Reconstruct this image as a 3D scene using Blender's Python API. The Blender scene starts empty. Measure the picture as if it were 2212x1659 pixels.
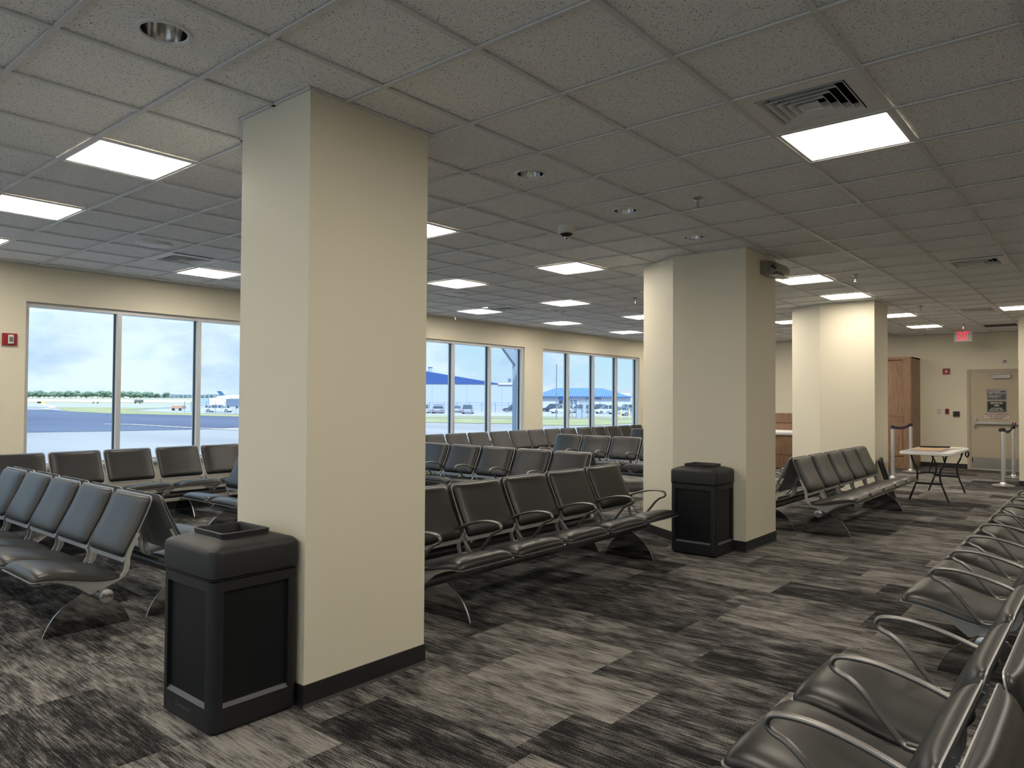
import bpy, bmesh, math, random
from mathutils import Vector, Matrix
random.seed(7)
C = bpy.context.scene.collection
SC = bpy.context.scene
R = math.radians
PI = math.pi
T = 0.6096          # ceiling module, 2 ft
H = 2.989           # ceiling height

# ------------------------------------------------------------------ camera
EYE = Vector((-1.0481, -2.7196, 1.4908))
cam_d = bpy.data.cameras.new('camera'); cam = bpy.data.objects.new('camera', cam_d); C.objects.link(cam)
cam_d.sensor_width = 36; cam_d.lens = 25.53; cam_d.clip_end = 6000; cam_d.clip_start = 0.02
F = Vector((0.76647868, 0.64195985, 0.01994958)); S = Vector((0.64198554, -0.76669378, 0.00593449)); U = Vector((-0.01910492, -0.00825869, 0.99978337))
cam.matrix_world = Matrix(((S.x, U.x, -F.x, EYE.x), (S.y, U.y, -F.y, EYE.y), (S.z, U.z, -F.z, EYE.z), (0, 0, 0, 1)))
SC.camera = cam
# ------------------------------------------------------------------ look
SC.view_settings.view_transform = 'Standard'; SC.view_settings.look = 'None'
SC.view_settings.gamma = 1; SC.view_settings.use_curve_mapping = False
SC.view_settings.exposure = 0.82
SC.cycles.diffuse_bounces = 8; SC.cycles.max_bounces = 14; SC.cycles.transparent_max_bounces = 16
PANEL = 13.0          # ceiling panel radiance
# ------------------------------------------------------------------ sky
W = bpy.data.worlds.new('sky'); SC.world = W; W.use_nodes = True
nt = W.node_tree; nt.nodes.clear()
def N(nt, t, **k):
    n = nt.nodes.new(t)
    for a, b in k.items():
        if a.startswith('i_'): n.inputs[a[2:].replace('_', ' ')].default_value = b
        else: setattr(n, a, b)
    return n
def M_(nt, op, a, b=None, clamp=False):
    n = nt.nodes.new('ShaderNodeMath'); n.operation = op; n.use_clamp = clamp
    for i, v in enumerate((a, b)):
        if v is None: continue
        if isinstance(v, (int, float)): n.inputs[i].default_value = v
        else: nt.links.new(v, n.inputs[i])
    return n.outputs[0]
def MIX(nt, fac, a, b):
    n = nt.nodes.new('ShaderNodeMix'); n.data_type = 'RGBA'
    for i, v in ((0, fac), (6, a), (7, b)):
        if isinstance(v, (int, float)): n.inputs[i].default_value = v
        elif isinstance(v, tuple): n.inputs[i].default_value = v + (1,) if len(v) == 3 else v
        else: nt.links.new(v, n.inputs[i])
    return n.outputs[2]
def RAMP(nt, fac, stops, interp='LINEAR'):
    n = nt.nodes.new('ShaderNodeValToRGB'); n.color_ramp.interpolation = interp
    cr = n.color_ramp
    while len(cr.elements) < len(stops): cr.elements.new(0.5)
    for e, (p, c) in zip(cr.elements, stops):
        e.position = p; e.color = (c, c, c, 1) if isinstance(c, (int, float)) else tuple(c) + (1,)
    nt.links.new(fac, n.inputs[0]); return n.outputs[0]
tc = N(nt, 'ShaderNodeTexCoord'); sep = N(nt, 'ShaderNodeSeparateXYZ'); nt.links.new(tc.outputs['Generated'], sep.inputs[0])
zc = M_(nt, 'MAXIMUM', sep.outputs[2], 0.0)
base = RAMP(nt, zc, [(0.0, (0.52, 0.63, 0.66)), (0.10, (0.43, 0.59, 0.66)), (0.22, (0.40, 0.56, 0.68)), (0.5, (1.05, 1.28, 1.5)), (1.0, (1.2, 1.45, 1.75))])  # upper stops raised above the visible sky to add daylight indoors
den = M_(nt, 'ADD', zc, 0.09)
cx = M_(nt, 'DIVIDE', sep.outputs[0], den); cy = M_(nt, 'DIVIDE', sep.outputs[1], den)
comb = N(nt, 'ShaderNodeCombineXYZ'); nt.links.new(cx, comb.inputs[0]); nt.links.new(cy, comb.inputs[1])
cmap = N(nt, 'ShaderNodeMapping'); cmap.inputs['Scale'].default_value = (1, 1, 2.0); nt.links.new(tc.outputs['Generated'], cmap.inputs[0])
n1 = N(nt, 'ShaderNodeTexNoise', i_Scale=8.0, i_Detail=8.0, i_Roughness=0.58, i_Distortion=0.3); nt.links.new(cmap.outputs[0], n1.inputs['Vector'])
n2 = N(nt, 'ShaderNodeTexNoise', i_Scale=4.2, i_Detail=6.0, i_Roughness=0.6); nt.links.new(cmap.outputs[0], n2.inputs['Vector'])
az = M_(nt, 'ADD', M_(nt, 'MULTIPLY', sep.outputs[0], 0.17), M_(nt, 'MULTIPLY', sep.outputs[1], 0.98))
side = RAMP(nt, az, [(0.62, 0.0), (0.88, 1.0)])
cov = M_(nt, 'ADD', n1.outputs[0], M_(nt, 'MULTIPLY', side, 0.20))
mask = RAMP(nt, cov, [(0.50, 0.0), (0.66, 1.0)])
shade = RAMP(nt, n2.outputs[0], [(0.38, (0.36, 0.46, 0.62)), (0.58, (0.76, 0.79, 0.78))])
top = RAMP(nt, zc, [(0.03, 0.0), (0.12, 1.0)])
shade = MIX(nt, M_(nt, 'MULTIPLY', top, 0.35), shade, (0.72, 0.74, 0.73))
low = RAMP(nt, zc, [(0.22, 1.0), (0.5, 0.0)])
col = MIX(nt, M_(nt, 'MULTIPLY', M_(nt, 'MULTIPLY', mask, 0.92), low), base, shade)
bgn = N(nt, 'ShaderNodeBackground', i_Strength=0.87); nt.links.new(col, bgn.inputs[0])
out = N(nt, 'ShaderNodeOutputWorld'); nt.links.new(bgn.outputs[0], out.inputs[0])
# ------------------------------------------------------------------ sun (high, from behind the terminal: never enters the windows)
sd = bpy.data.lights.new('sun', 'SUN'); sd.energy = 4.0; sd.angle = R(1.5); sd.color = (1, 0.96, 0.9)
so = bpy.data.objects.new('sun', sd); C.objects.link(so)
so.rotation_euler = Vector((0.35, 0.60, -1.0)).to_track_quat('-Z', 'Y').to_euler()

# ------------------------------------------------------------------ materials
MATS = {}
def mat(name, col, rough=0.6, metal=0.0, spec=0.5, bump=None, coat=0):
    m = bpy.data.materials.new(name); m.use_nodes = True; MATS[name] = m
    nt = m.node_tree; b = nt.nodes['Principled BSDF']
    b.inputs['Base Color'].default_value = tuple(col) + (1,); b.inputs['Roughness'].default_value = rough
    b.inputs['Metallic'].default_value = metal; b.inputs['Specular IOR Level'].default_value = spec
    b.inputs['Coat Weight'].default_value = coat
    if bump:
        sc, st, dist = bump
        tc = N(nt, 'ShaderNodeTexCoord'); no = N(nt, 'ShaderNodeTexNoise', i_Scale=sc, i_Detail=3.0)
        nt.links.new(tc.outputs['Object'], no.inputs['Vector'])
        bp = N(nt, 'ShaderNodeBump', i_Strength=st, i_Distance=dist); nt.links.new(no.outputs[0], bp.inputs['Height'])
        nt.links.new(bp.outputs[0], b.inputs['Normal'])
    return m
def colnode(m, sock): m.node_tree.links.new(sock, m.node_tree.nodes['Principled BSDF'].inputs['Base Color'])
def emat(name, col, s):
    m = bpy.data.materials.new(name); m.use_nodes = True; MATS[name] = m
    b = m.node_tree.nodes['Principled BSDF']; b.inputs['Base Color'].default_value = tuple(col) + (1,)
    b.inputs['Emission Color'].default_value = tuple(col) + (1,); b.inputs['Emission Strength'].default_value = s
    return m
wall_m = mat('wall_paint', (0.76, 0.71, 0.575), 0.55, bump=(260, 0.25, 0.002))
tan_m = mat('door_paint', (0.50, 0.43, 0.32), 0.45)
base_m = mat('rubber_base', (0.018, 0.018, 0.019), 0.45)
alu = mat('aluminium', (0.60, 0.61, 0.62), 0.38, 0.3)
steel = mat('brushed_steel', (0.42, 0.41, 0.40), 0.35, 0.9)
posts = mat('post_chrome', (0.82, 0.83, 0.85), 0.32, 0.9)
sill_m = mat('sill_paint', (0.62, 0.66, 0.70), 0.5)
silver = mat('satin_silver', (0.50, 0.51, 0.52), 0.34, 0.85)
gun = mat('arm_metal', (0.235, 0.23, 0.225), 0.40, 0.85)
beam_m = mat('beam_metal', (0.20, 0.21, 0.22), 0.33, 0.8)
polish = mat('polished_steel', (0.30, 0.30, 0.305), 0.07, 1.0)
vinyl = mat('black_vinyl', (0.012, 0.012, 0.0125), 0.37, 0, 0.56, bump=(60, 0.04, 0.004))
shellm = mat('shell_grey', (0.36, 0.37, 0.38), 0.4, 0.6)
binm = mat('bin_plastic', (0.009, 0.010, 0.012), 0.5, 0, 0.5, bump=(420, 0.5, 0.002))
binp = mat('bin_panel', (0.004, 0.005, 0.007), 0.5, 0, 0.4)
binlit = mat('bin_lit_edge', (0.085, 0.088, 0.10), 0.5)  # bin plastic paled to paint light caught on the ledges; lettering shares it
blackm = mat('black_plastic', (0.012, 0.012, 0.013), 0.4)
whitem = mat('white_plastic', (0.75, 0.75, 0.73), 0.45)
redm = mat('alarm_red', (0.30, 0.02, 0.03), 0.4)
grid_m = mat('grid_paint', (0.66, 0.66, 0.65), 0.45)
ventm = mat('vent_paint', (0.74, 0.74, 0.73), 0.45)
darkm = mat('duct_dark', (0.02, 0.02, 0.022), 0.8)
mirror = mat('spun_reflector', (0.80, 0.80, 0.80), 0.12, 1.0)
chrome = mat('chrome', (0.7, 0.7, 0.7), 0.12, 1.0)
cardm = mat('cardboard', (0.50, 0.33, 0.18), 0.8)
paperm = mat('paper_grey', (0.30, 0.29, 0.35), 0.6)
navy = mat('belt_navy', (0.012, 0.012, 0.05), 0.7)
smoke = mat('lamp_cover', (0.26, 0.24, 0.21), 0.3)
glassd = mat('car_glass', (0.05, 0.07, 0.10), 0.1)
tyre = mat('tyre', (0.03, 0.03, 0.035), 0.7)
yellow = mat('safety_yellow', (0.80, 0.52, 0.08), 0.5)
orangem = mat('orange_paint', (0.42, 0.25, 0.18), 0.6)
diffm = emat('lit_diffuser', (1.0, 0.90, 0.75), PANEL)
exitr = emat('exit_red', (1.0, 0.03, 0.07), 0.62)
ledm = emat('red_led', (1.0, 0.1, 0.15), 1.2)

# wood with vertical grain
wood = mat('oak_laminate', (0.3, 0.15, 0.08), 0.42)
nt = wood.node_tree; tc = N(nt, 'ShaderNodeTexCoord'); mp = N(nt, 'ShaderNodeMapping'); mp.inputs['Scale'].default_value = (38, 38, 1.6)
nt.links.new(tc.outputs['Object'], mp.inputs[0]); no = N(nt, 'ShaderNodeTexNoise', i_Scale=3.0, i_Detail=5.0); nt.links.new(mp.outputs[0], no.inputs['Vector'])
colnode(wood, RAMP(nt, no.outputs[0], [(0.3, (0.145, 0.080, 0.044)), (0.5, (0.235, 0.135, 0.077)), (0.7, (0.325, 0.20, 0.12))]))

# carpet tiles: streaks along y, every tile its own offset
carpet = mat('carpet', (0.1, 0.1, 0.1), 0.95, 0, 0.15)
nt = carpet.node_tree; tc = N(nt, 'ShaderNodeTexCoord'); sp = N(nt, 'ShaderNodeSeparateXYZ'); nt.links.new(tc.outputs['Object'], sp.inputs[0])
cxi = M_(nt, 'FLOOR', M_(nt, 'DIVIDE', sp.outputs[0], 0.457))
off = N(nt, 'ShaderNodeTexWhiteNoise', noise_dimensions='1D'); nt.links.new(cxi, off.inputs['W'])
cyi = M_(nt, 'FLOOR', M_(nt, 'ADD', M_(nt, 'DIVIDE', sp.outputs[1], 0.914), off.outputs[0]))
cm = N(nt, 'ShaderNodeCombineXYZ'); nt.links.new(cxi, cm.inputs[0]); nt.links.new(cyi, cm.inputs[1])
wn = N(nt, 'ShaderNodeTexWhiteNoise', noise_dimensions='2D'); nt.links.new(cm.outputs[0], wn.inputs['Vector'])
mp = N(nt, 'ShaderNodeMapping'); mp.inputs['Scale'].default_value = (1, 0.055, 1); nt.links.new(tc.outputs['Object'], mp.inputs[0])
w4 = M_(nt, 'MULTIPLY', wn.outputs[0], 60.0)
st = N(nt, 'ShaderNodeTexNoise', noise_dimensions='4D', i_Scale=120.0, i_Detail=4.0, i_Roughness=0.6); nt.links.new(mp.outputs[0], st.inputs['Vector']); nt.links.new(w4, st.inputs['W'])
mp2 = N(nt, 'ShaderNodeMapping'); mp2.inputs['Scale'].default_value = (1, 0.36, 1); nt.links.new(tc.outputs['Object'], mp2.inputs[0])
bl = N(nt, 'ShaderNodeTexNoise', noise_dimensions='4D', i_Scale=9.0, i_Detail=4.0, i_Roughness=0.65); nt.links.new(mp2.outputs[0], bl.inputs['Vector']); nt.links.new(w4, bl.inputs['W'])
fi = N(nt, 'ShaderNodeTexNoise', i_Scale=360.0, i_Detail=1.0); nt.links.new(tc.outputs['Object'], fi.inputs['Vector'])
v = M_(nt, 'ADD', M_(nt, 'MULTIPLY', st.outputs[0], 1.15), M_(nt, 'MULTIPLY', bl.outputs[0], 1.0))
v = M_(nt, 'ADD', v, M_(nt, 'MULTIPLY', M_(nt, 'SUBTRACT', wn.outputs[0], 0.5), 0.30))
v = M_(nt, 'ADD', v, M_(nt, 'MULTIPLY', M_(nt, 'SUBTRACT', fi.outputs[0], 0.5), 1.5))
hu = N(nt, 'ShaderNodeSeparateColor'); nt.links.new(wn.outputs['Color'], hu.inputs[0])
carp = RAMP(nt, v, [(0.82, (0.007, 0.007, 0.008)), (1.02, (0.024, 0.0235, 0.0245)), (1.18, (0.10, 0.097, 0.095)), (1.42, (0.33, 0.315, 0.295))])
colnode(carpet, carp)
# the noise sum runs past 1, so scale it into the ramp
rn = [n for n in nt.nodes if n.bl_idname == 'ShaderNodeValToRGB'][0]
lk = rn.inputs[0].links[0]; src = lk.from_socket; nt.links.remove(lk); nt.links.new(M_(nt, 'MULTIPLY', src, 0.5), rn.inputs[0])
for e, p in zip(rn.color_ramp.elements, (0.47, 0.525, 0.565, 0.65)): e.position = p
bp_ = N(nt, 'ShaderNodeBump', i_Strength=0.5, i_Distance=0.004); nt.links.new(fi.outputs[0], bp_.inputs['Height']); nt.links.new(bp_.outputs[0], nt.nodes['Principled BSDF'].inputs['Normal'])

# fissured ceiling tile
tile = mat('ceiling_tile', (0.6, 0.6, 0.59), 0.9, 0, 0.1)
nt = tile.node_tree; tc = N(nt, 'ShaderNodeTexCoord'); mp = N(nt, 'ShaderNodeMapping'); mp.inputs['Scale'].default_value = (1, 0.62, 1)
nt.links.new(tc.outputs['Object'], mp.inputs[0]); vo = N(nt, 'ShaderNodeTexNoise', i_Scale=205.0, i_Detail=1.5, i_Roughness=0.5); nt.links.new(mp.outputs[0], vo.inputs['Vector'])
hole = RAMP(nt, vo.outputs[0], [(0.635, 0.0), (0.68, 1.0)])
sf = N(nt, 'ShaderNodeTexNoise', i_Scale=700.0, i_Detail=2.0); nt.links.new(tc.outputs['Object'], sf.inputs['Vector'])
tcol = RAMP(nt, sf.outputs[0], [(0.3, (0.84, 0.84, 0.835)), (0.7, (0.93, 0.93, 0.925))])
colnode(tile, MIX(nt, hole, tcol, (0.10, 0.10, 0.10)))

# window glass: clear with a faint cool tint and a fresnel reflection
glass = bpy.data.materials.new('window_glass'); glass.use_nodes = True; nt = glass.node_tree; nt.nodes.clear()
tr = N(nt, 'ShaderNodeBsdfTransparent'); tr.inputs[0].default_value = (0.86, 0.93, 0.98, 1)
gl = N(nt, 'ShaderNodeBsdfGlossy'); gl.inputs['Roughness'].default_value = 0.0; gl.inputs[0].default_value = (1, 1, 1, 1)
fr = N(nt, 'ShaderNodeFresnel'); fr.inputs[0].default_value = 1.45
gmt = N(nt, 'ShaderNodeNewGeometry'); mx = N(nt, 'ShaderNodeMixShader'); nt.links.new(M_(nt, 'MULTIPLY', M_(nt, 'MULTIPLY', fr.outputs[0], 0.12), M_(nt, 'SUBTRACT', 1.0, gmt.outputs['Backfacing'])), mx.inputs[0]); nt.links.new(tr.outputs[0], mx.inputs[1]); nt.links.new(gl.outputs[0], mx.inputs[2])
ou = N(nt, 'ShaderNodeOutputMaterial'); nt.links.new(mx.outputs[0], ou.inputs[0]); MATS['glass'] = glass

def noisy(name, c1, c2, scale, stretch=(1, 1, 1), rough=0.9):
    m = mat(name, c1, rough, 0, 0.2); nt = m.node_tree; tc = N(nt, 'ShaderNodeTexCoord'); mp = N(nt, 'ShaderNodeMapping'); mp.inputs['Scale'].default_value = stretch
    nt.links.new(tc.outputs['Object'], mp.inputs[0]); no = N(nt, 'ShaderNodeTexNoise', i_Scale=scale, i_Detail=6.0); nt.links.new(mp.outputs[0], no.inputs['Vector'])
    colnode(m, RAMP(nt, no.outputs[0], [(0.35, c1), (0.65, c2)])); return m
concrete = noisy('apron_concrete', (0.20, 0.20, 0.215), (0.25, 0.247, 0.255), 0.12, (1, 0.3, 1))
asphalt = noisy('dark_asphalt', (0.058, 0.072, 0.118), (0.08, 0.10, 0.15), 0.08, (1, 0.3, 1))
asph2 = noisy('grey_taxiway', (0.26, 0.265, 0.30), (0.30, 0.30, 0.33), 0.05)
grass = noisy('mown_grass', (0.19, 0.20, 0.095), (0.26, 0.262, 0.15), 0.3)
drygrass = noisy('dry_grass', (0.27, 0.255, 0.19), (0.31, 0.29, 0.22), 0.05)
leaf = noisy('tree_leaves', (0.075, 0.125, 0.095), (0.15, 0.21, 0.15), 0.6)
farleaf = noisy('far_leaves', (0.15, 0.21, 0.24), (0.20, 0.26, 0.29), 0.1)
steelblue = mat('painted_steel', (0.30, 0.37, 0.50), 0.5)
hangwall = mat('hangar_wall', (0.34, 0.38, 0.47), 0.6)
bluemet = mat('blue_metal', (0.03, 0.075, 0.25), 0.45)
roofblue = mat('roof_blue', (0.06, 0.15, 0.36), 0.45)
nt = roofblue.node_tree
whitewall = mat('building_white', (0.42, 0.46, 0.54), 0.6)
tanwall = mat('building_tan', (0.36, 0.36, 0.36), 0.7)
linem = mat('line_paint', (0.78, 0.66, 0.42), 0.7)
whiteline = mat('white_line', (0.42, 0.41, 0.40), 0.7)
fencem = mat('fence_steel', (0.12, 0.16, 0.24), 0.6)
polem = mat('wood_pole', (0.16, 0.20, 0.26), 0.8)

# ------------------------------------------------------------------ mesh helpers
class MB:
    def __init__(s): s.v = []; s.f = []; s.m = []; s.mi = 0
    def box(s, x0, y0, z0, x1, y1, z1):
        b = len(s.v); s.v += [(x, y, z) for z in (z0, z1) for x, y in ((x0, y0), (x1, y0), (x1, y1), (x0, y1))]
        for q in ((3, 2, 1, 0), (4, 5, 6, 7), (0, 1, 5, 4), (1, 2, 6, 5), (2, 3, 7, 6), (3, 0, 4, 7)): s.f.append([b + i for i in q]); s.m.append(s.mi)
        return s
    def poly(s, pts):
        b = len(s.v); s.v += [tuple(p) for p in pts]; s.f.append(list(range(b, b + len(pts)))); s.m.append(s.mi); return s
    def prism(s, pts, a, b_, axis='z'):
        # polygon pts (p,q) extruded along axis from a to b_
        def mk(p, q, t): return {'z': (p, q, t), 'x': (t, p, q), 'y': (p, t, q)}[axis]
        n = len(pts); b = len(s.v)
        s.v += [mk(p, q, a) for p, q in pts] + [mk(p, q, b_) for p, q in pts]
        s.f.append([b + i for i in range(n)][::-1]); s.m.append(s.mi); s.f.append([b + n + i for i in range(n)]); s.m.append(s.mi)
        for i in range(n):
            j = (i + 1) % n; s.f.append([b + i, b + j, b + n + j, b + n + i]); s.m.append(s.mi)
        return s
    def ring(s, rings, cap0=True, cap1=True, closed=False):
        n = len(rings[0]); b = len(s.v)
        for r_ in rings: s.v += [tuple(p) for p in r_]
        k = len(rings)
        for i in range(k if closed else k - 1):
            i2 = (i + 1) % k
            for j in range(n):
                j2 = (j + 1) % n; s.f.append([b + i * n + j, b + i * n + j2, b + i2 * n + j2, b + i2 * n + j]); s.m.append(s.mi)
        if not closed:
            if cap0: s.f.append([b + j for j in range(n)][::-1]); s.m.append(s.mi)
            if cap1: s.f.append([b + (k - 1) * n + j for j in range(n)]); s.m.append(s.mi)
        return s
    def lathe(s, prof, c=(0, 0), n=28, cap0=True, cap1=True):
        return s.ring([[(c[0] + r * math.cos(2 * PI * k / n), c[1] + r * math.sin(2 * PI * k / n), z) for k in range(n)] for r, z in prof], cap0, cap1)
    def tube(s, path, ra, rb=None, n=10, closed=False, side=None):
        rb = rb or ra; P = [Vector(p) for p in path]; rings = []; k = len(P)
        for i in range(k):
            a = P[(i - 1) % k] if closed or i > 0 else P[i]; c_ = P[(i + 1) % k] if closed or i < k - 1 else P[i]
            t = (c_ - a).normalized(); up = Vector(side) if side else (Vector((0, 0, 1)) if abs(t.z) < 0.95 else Vector((1, 0, 0)))
            u = (up - t * up.dot(t)).normalized(); w = t.cross(u)
            rings.append([P[i] + u * ra * math.cos(2 * PI * j / n) + w * rb * math.sin(2 * PI * j / n) for j in range(n)])
        return s.ring(rings, closed=closed)
    def grid(s, rows):
        b = len(s.v); n = len(rows[0])
        for r_ in rows: s.v += [tuple(p) for p in r_]
        for i in range(len(rows) - 1):
            for j in range(n - 1): s.f.append([b + i * n + j, b + i * n + j + 1, b + (i + 1) * n + j + 1, b + (i + 1) * n + j]); s.m.append(s.mi)
        return s
    def mesh(s, name, mats, smooth=None, bevel=0):
        me = bpy.data.meshes.new(name); me.from_pydata(s.v, [], s.f)
        for m in (mats if isinstance(mats, (list, tuple)) else [mats]): me.materials.append(m)
        for p, k in zip(me.polygons, s.m): p.material_index = k
        bm = bmesh.new(); bm.from_mesh(me); bmesh.ops.remove_doubles(bm, verts=bm.verts, dist=1e-5)
        bmesh.ops.recalc_face_normals(bm, faces=bm.faces)
        if bevel: bmesh.ops.bevel(bm, geom=[e for e in bm.edges if len(e.link_faces) == 2 and e.calc_face_angle(0) > 0.6], offset=bevel, segments=2, affect='EDGES', profile=0.6)
        bm.to_mesh(me); bm.free()
        if smooth is not None:
            me.shade_smooth(); me.set_sharp_from_angle(angle=R(smooth))
        return me
    def obj(s, name, mats, parent=None, smooth=None, bevel=0, loc=None, rot=None):
        return link(name, s.mesh(name, mats, smooth, bevel), parent, loc, rot)
def link(name, me, parent=None, loc=None, rot=None):
    o = bpy.data.objects.new(name, me); C.objects.link(o)
    if parent: o.parent = parent
    if loc is not None: o.location = loc
    if rot is not None: o.rotation_euler = rot
    return o
def tag(o, label, cat, group=None, kind=None):
    o['label'] = label; o['category'] = cat
    if group: o['group'] = group
    if kind: o['kind'] = kind
    return o
def thing(name, label, cat, loc=(0, 0, 0), rz=0, group=None):
    o = bpy.data.objects.new(name, None); C.objects.link(o); o.location = loc; o.rotation_euler = (0, 0, rz); o.empty_display_size = 0.1
    return tag(o, label, cat, group)
def struct(o): o['kind'] = 'structure'; return o
def copy_tree(o, parent=None):
    c = o.copy(); C.objects.link(c)
    if parent: c.parent = parent
    for ch in list(o.children): copy_tree(ch, c)
    return c
def text(name, body, size, origin, ex, ey, m, parent=None, shear=0, bold=0, align='CENTER', sx=1.0):
    cu = bpy.data.curves.new(name, 'FONT'); cu.body = body; cu.size = size; cu.align_x = align; cu.align_y = 'CENTER'; cu.shear = shear; cu.offset = bold; cu.space_line = 0.95
    cu.resolution_u = 3; cu.extrude = 0.0004 if size < 0.3 else 0.01
    t = bpy.data.objects.new(name, cu); C.objects.link(t)
    bpy.context.view_layer.update()
    me = bpy.data.meshes.new_from_object(t.evaluated_get(bpy.context.evaluated_depsgraph_get()))
    bpy.data.objects.remove(t); bpy.data.curves.remove(cu)
    ex = Vector(ex); ey = Vector(ey); ez = ex.cross(ey)
    mw = Matrix(((ex.x * sx, ey.x, ez.x, origin[0]), (ex.y * sx, ey.y, ez.y, origin[1]), (ex.z * sx, ey.z, ez.z, origin[2]), (0, 0, 0, 1)))
    me.transform(mw); me.materials.clear(); me.materials.append(m)
    return link(name, me, parent)
def spline(pts, k=6, closed=False):
    out = []; n = len(pts)
    for i in range(n if closed else n - 1):
        g = lambda a: pts[a % n] if closed else pts[max(0, min(n - 1, a))]
        p0, p1, p2, p3 = g(i - 1), g(i), g(i + 1), g(i + 2)
        for t in range(k):
            t /= k
            out.append(tuple(0.5 * ((2 * b) + (-a + c) * t + (2 * a - 5 * b + 4 * c - d) * t * t + (-a + 3 * b - 3 * c + d) * t ** 3) for a, b, c, d in zip(p0, p1, p2, p3)))
    if not closed: out.append(tuple(pts[-1]))
    return out

# ================================================================== THE ROOM
X0, X1, Y0, Y1 = -5.5, 17.70, -6.2, 6.90
struct(MB().box(X0, Y0, -0.2, X1, Y1 + 0.2, 0.0).obj('floor', carpet))
WIN = [(-3.03, 1.12), (1.745, 5.895), (6.705, 10.855), (11.48, 15.63)]
ZS, ZT = 0.650, 2.575
w = MB(); w.box(X0, Y1, 0, X1 + 0.2, Y1 + 0.22, ZS); w.box(X0, Y1, ZT, X1 + 0.2, Y1 + 0.22, 3.3)
xs = [X0] + [v for p in WIN for v in p] + [X1 + 0.2]
for a, b in zip(xs[0::2], xs[1::2]): w.box(a, Y1, ZS, b, Y1 + 0.22, ZT)
struct(w.obj('wall_window', wall_m))
struct(MB().box(X1, Y0, 0, X1 + 0.2, Y1 + 0.2, 3.3).obj('wall_far', wall_m))
nw = MB(); nw.box(X0 - 0.2, Y0, 0, X0, Y1, 0.4).box(X0 - 0.2, Y0, 2.8, X0, Y1, 3.3)
for a, b in ((Y0, -5.9), (-1.4, -1.2), (3.1, 3.3), (6.8, Y1)): nw.box(X0 - 0.2, a, 0.4, X0, b, 2.8)
struct(nw.obj('wall_near', wall_m))
for k, (a, b) in enumerate(((-5.9, -1.4), (-1.2, 3.1), (3.3, 6.8))):  # unseen glazing behind the camera, added to let in fill daylight
    f = MB().box(X0 - .14, a, .4, X0 - .04, a + .05, 2.8).box(X0 - .14, b - .05, .4, X0 - .04, b, 2.8).box(X0 - .14, a, .4, X0 - .04, b, .45).box(X0 - .14, a, 2.75, X0 - .04, b, 2.8).box(X0 - .14, (a + b) / 2 - .03, .4, X0 - .04, (a + b) / 2 + .03, 2.8)
    fo = struct(f.obj('window_%d' % (k + 5), alu)); MB().box(X0 - .092, a + .04, .44, X0 - .086, b - .04, 2.76).obj('window_pane', glass, fo)
struct(MB().box(X0, Y0 - 0.2, 0, X1, Y0, 3.3).obj('wall_right', wall_m))
struct(MB().box(X0 - 0.3, Y0 - 0.3, 3.3, X1 + 0.3, Y1 + 0.3, 3.5).obj('trim_1', whitewall))   # roof slab
struct(MB().box(X0, Y1 - 0.012, 0, X1, Y1, 0.105).obj('baseboard_window', base_m))
struct(MB().box(X1 - 0.012, -0.13, 0, X1, Y1, 0.105).box(X1 - 0.012, Y0, 0, X1, -1.28, 0.105).obj('baseboard_far', base_m))
struct(MB().box(X0, Y0, 0, X1, Y0 + 0.012, 0.105).obj('baseboard_right', base_m))

# windows
for k, (a, b) in enumerate(WIN):
    y = Y1 + 0.05
    f = MB(); t = 0.045
    f.box(a, y, ZS, a + t, y + 0.13, ZT); f.box(b - t, y, ZS, b, y + 0.13, ZT); f.box(a + t, y + .001, ZT - 0.05, b - t, y + 0.13, ZT); f.box(a + t, y + .001, ZS, b - t, y + 0.13, ZS + 0.05)
    bay = (b - a) / 4
    for i in (1, 2, 3): f.box(a + bay * i - 0.026, y, ZS + .05, a + bay * i + 0.026, y + 0.13, ZT - .05)
    fo = struct(f.obj('window_%d' % (k if k else 4), alu))
    for i in range(4):
        x0 = a + bay * i + (t if i == 0 else 0.026); x1 = a + bay * (i + 1) - (t if i == 3 else 0.026)
        MB().box(x0, y + 0.075, ZS + 0.05, x1, y + 0.081, ZT - 0.05).obj('window_pane', glass, fo)
        g = MB()
        g.box(x0, y + 0.06, ZS + 0.051, x0 + 0.010, y + 0.095, ZT - 0.051).box(x1 - 0.010, y + 0.06, ZS + 0.051, x1, y + 0.095, ZT - 0.051)
        g.obj('gasket', blackm, fo)
    MB().box(a - 0.0, Y1 - 0.02, ZS - 0.02, b + 0.0, Y1 + 0.05, ZS + 0.012).obj('window_sill', sill_m, fo)

# ------------------------------------------------------------------ ceiling
def cell(i, j): return (i * T, j * T)
LIGHTS = []; FIX = {}
for c in [(1, 3), (1, 6), (1, 9), (5, 3), (5, 9), (9, 3), (9, 6), (9, 9), (13, 6), (13, 9), (17, 6), (17, 9), (21, 9), (21, 6), (25, 6), (25, 9), (13, 3), (17, 3), (21, 3), (25, 3),
          (13, 0), (16, 0), (21, 0), (25, 0), (5, -3), (21, -3), (-3, 3), (-3, 6), (-3, 9), (-3, 0), (-3, -3), (1, -3), (1, -6), (5, -6), (9, -6), (13, -6), (17, -6), (21, -6), (25, -6), (-7, 3), (-7, -3), (-7, 9)]: FIX[c] = 'light'
for c in [(4, -3), (4, 8), (13, 8), (11, 2), (13, -3), (21, -2)]: FIX[c] = 'vent'
FIX[(26, -2)] = 'grille'
for c in [(0, 0), (4, 0), (6, 0), (8, 0)]: FIX[c] = 'down'
ZC = H + 0.014
cl = MB(); I0, I1, J0, J1 = -9, 29, -11, 11
def clampx(v): return max(X0, min(X1, v))
def clampy(v): return max(Y0, min(Y1, v))
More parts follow.
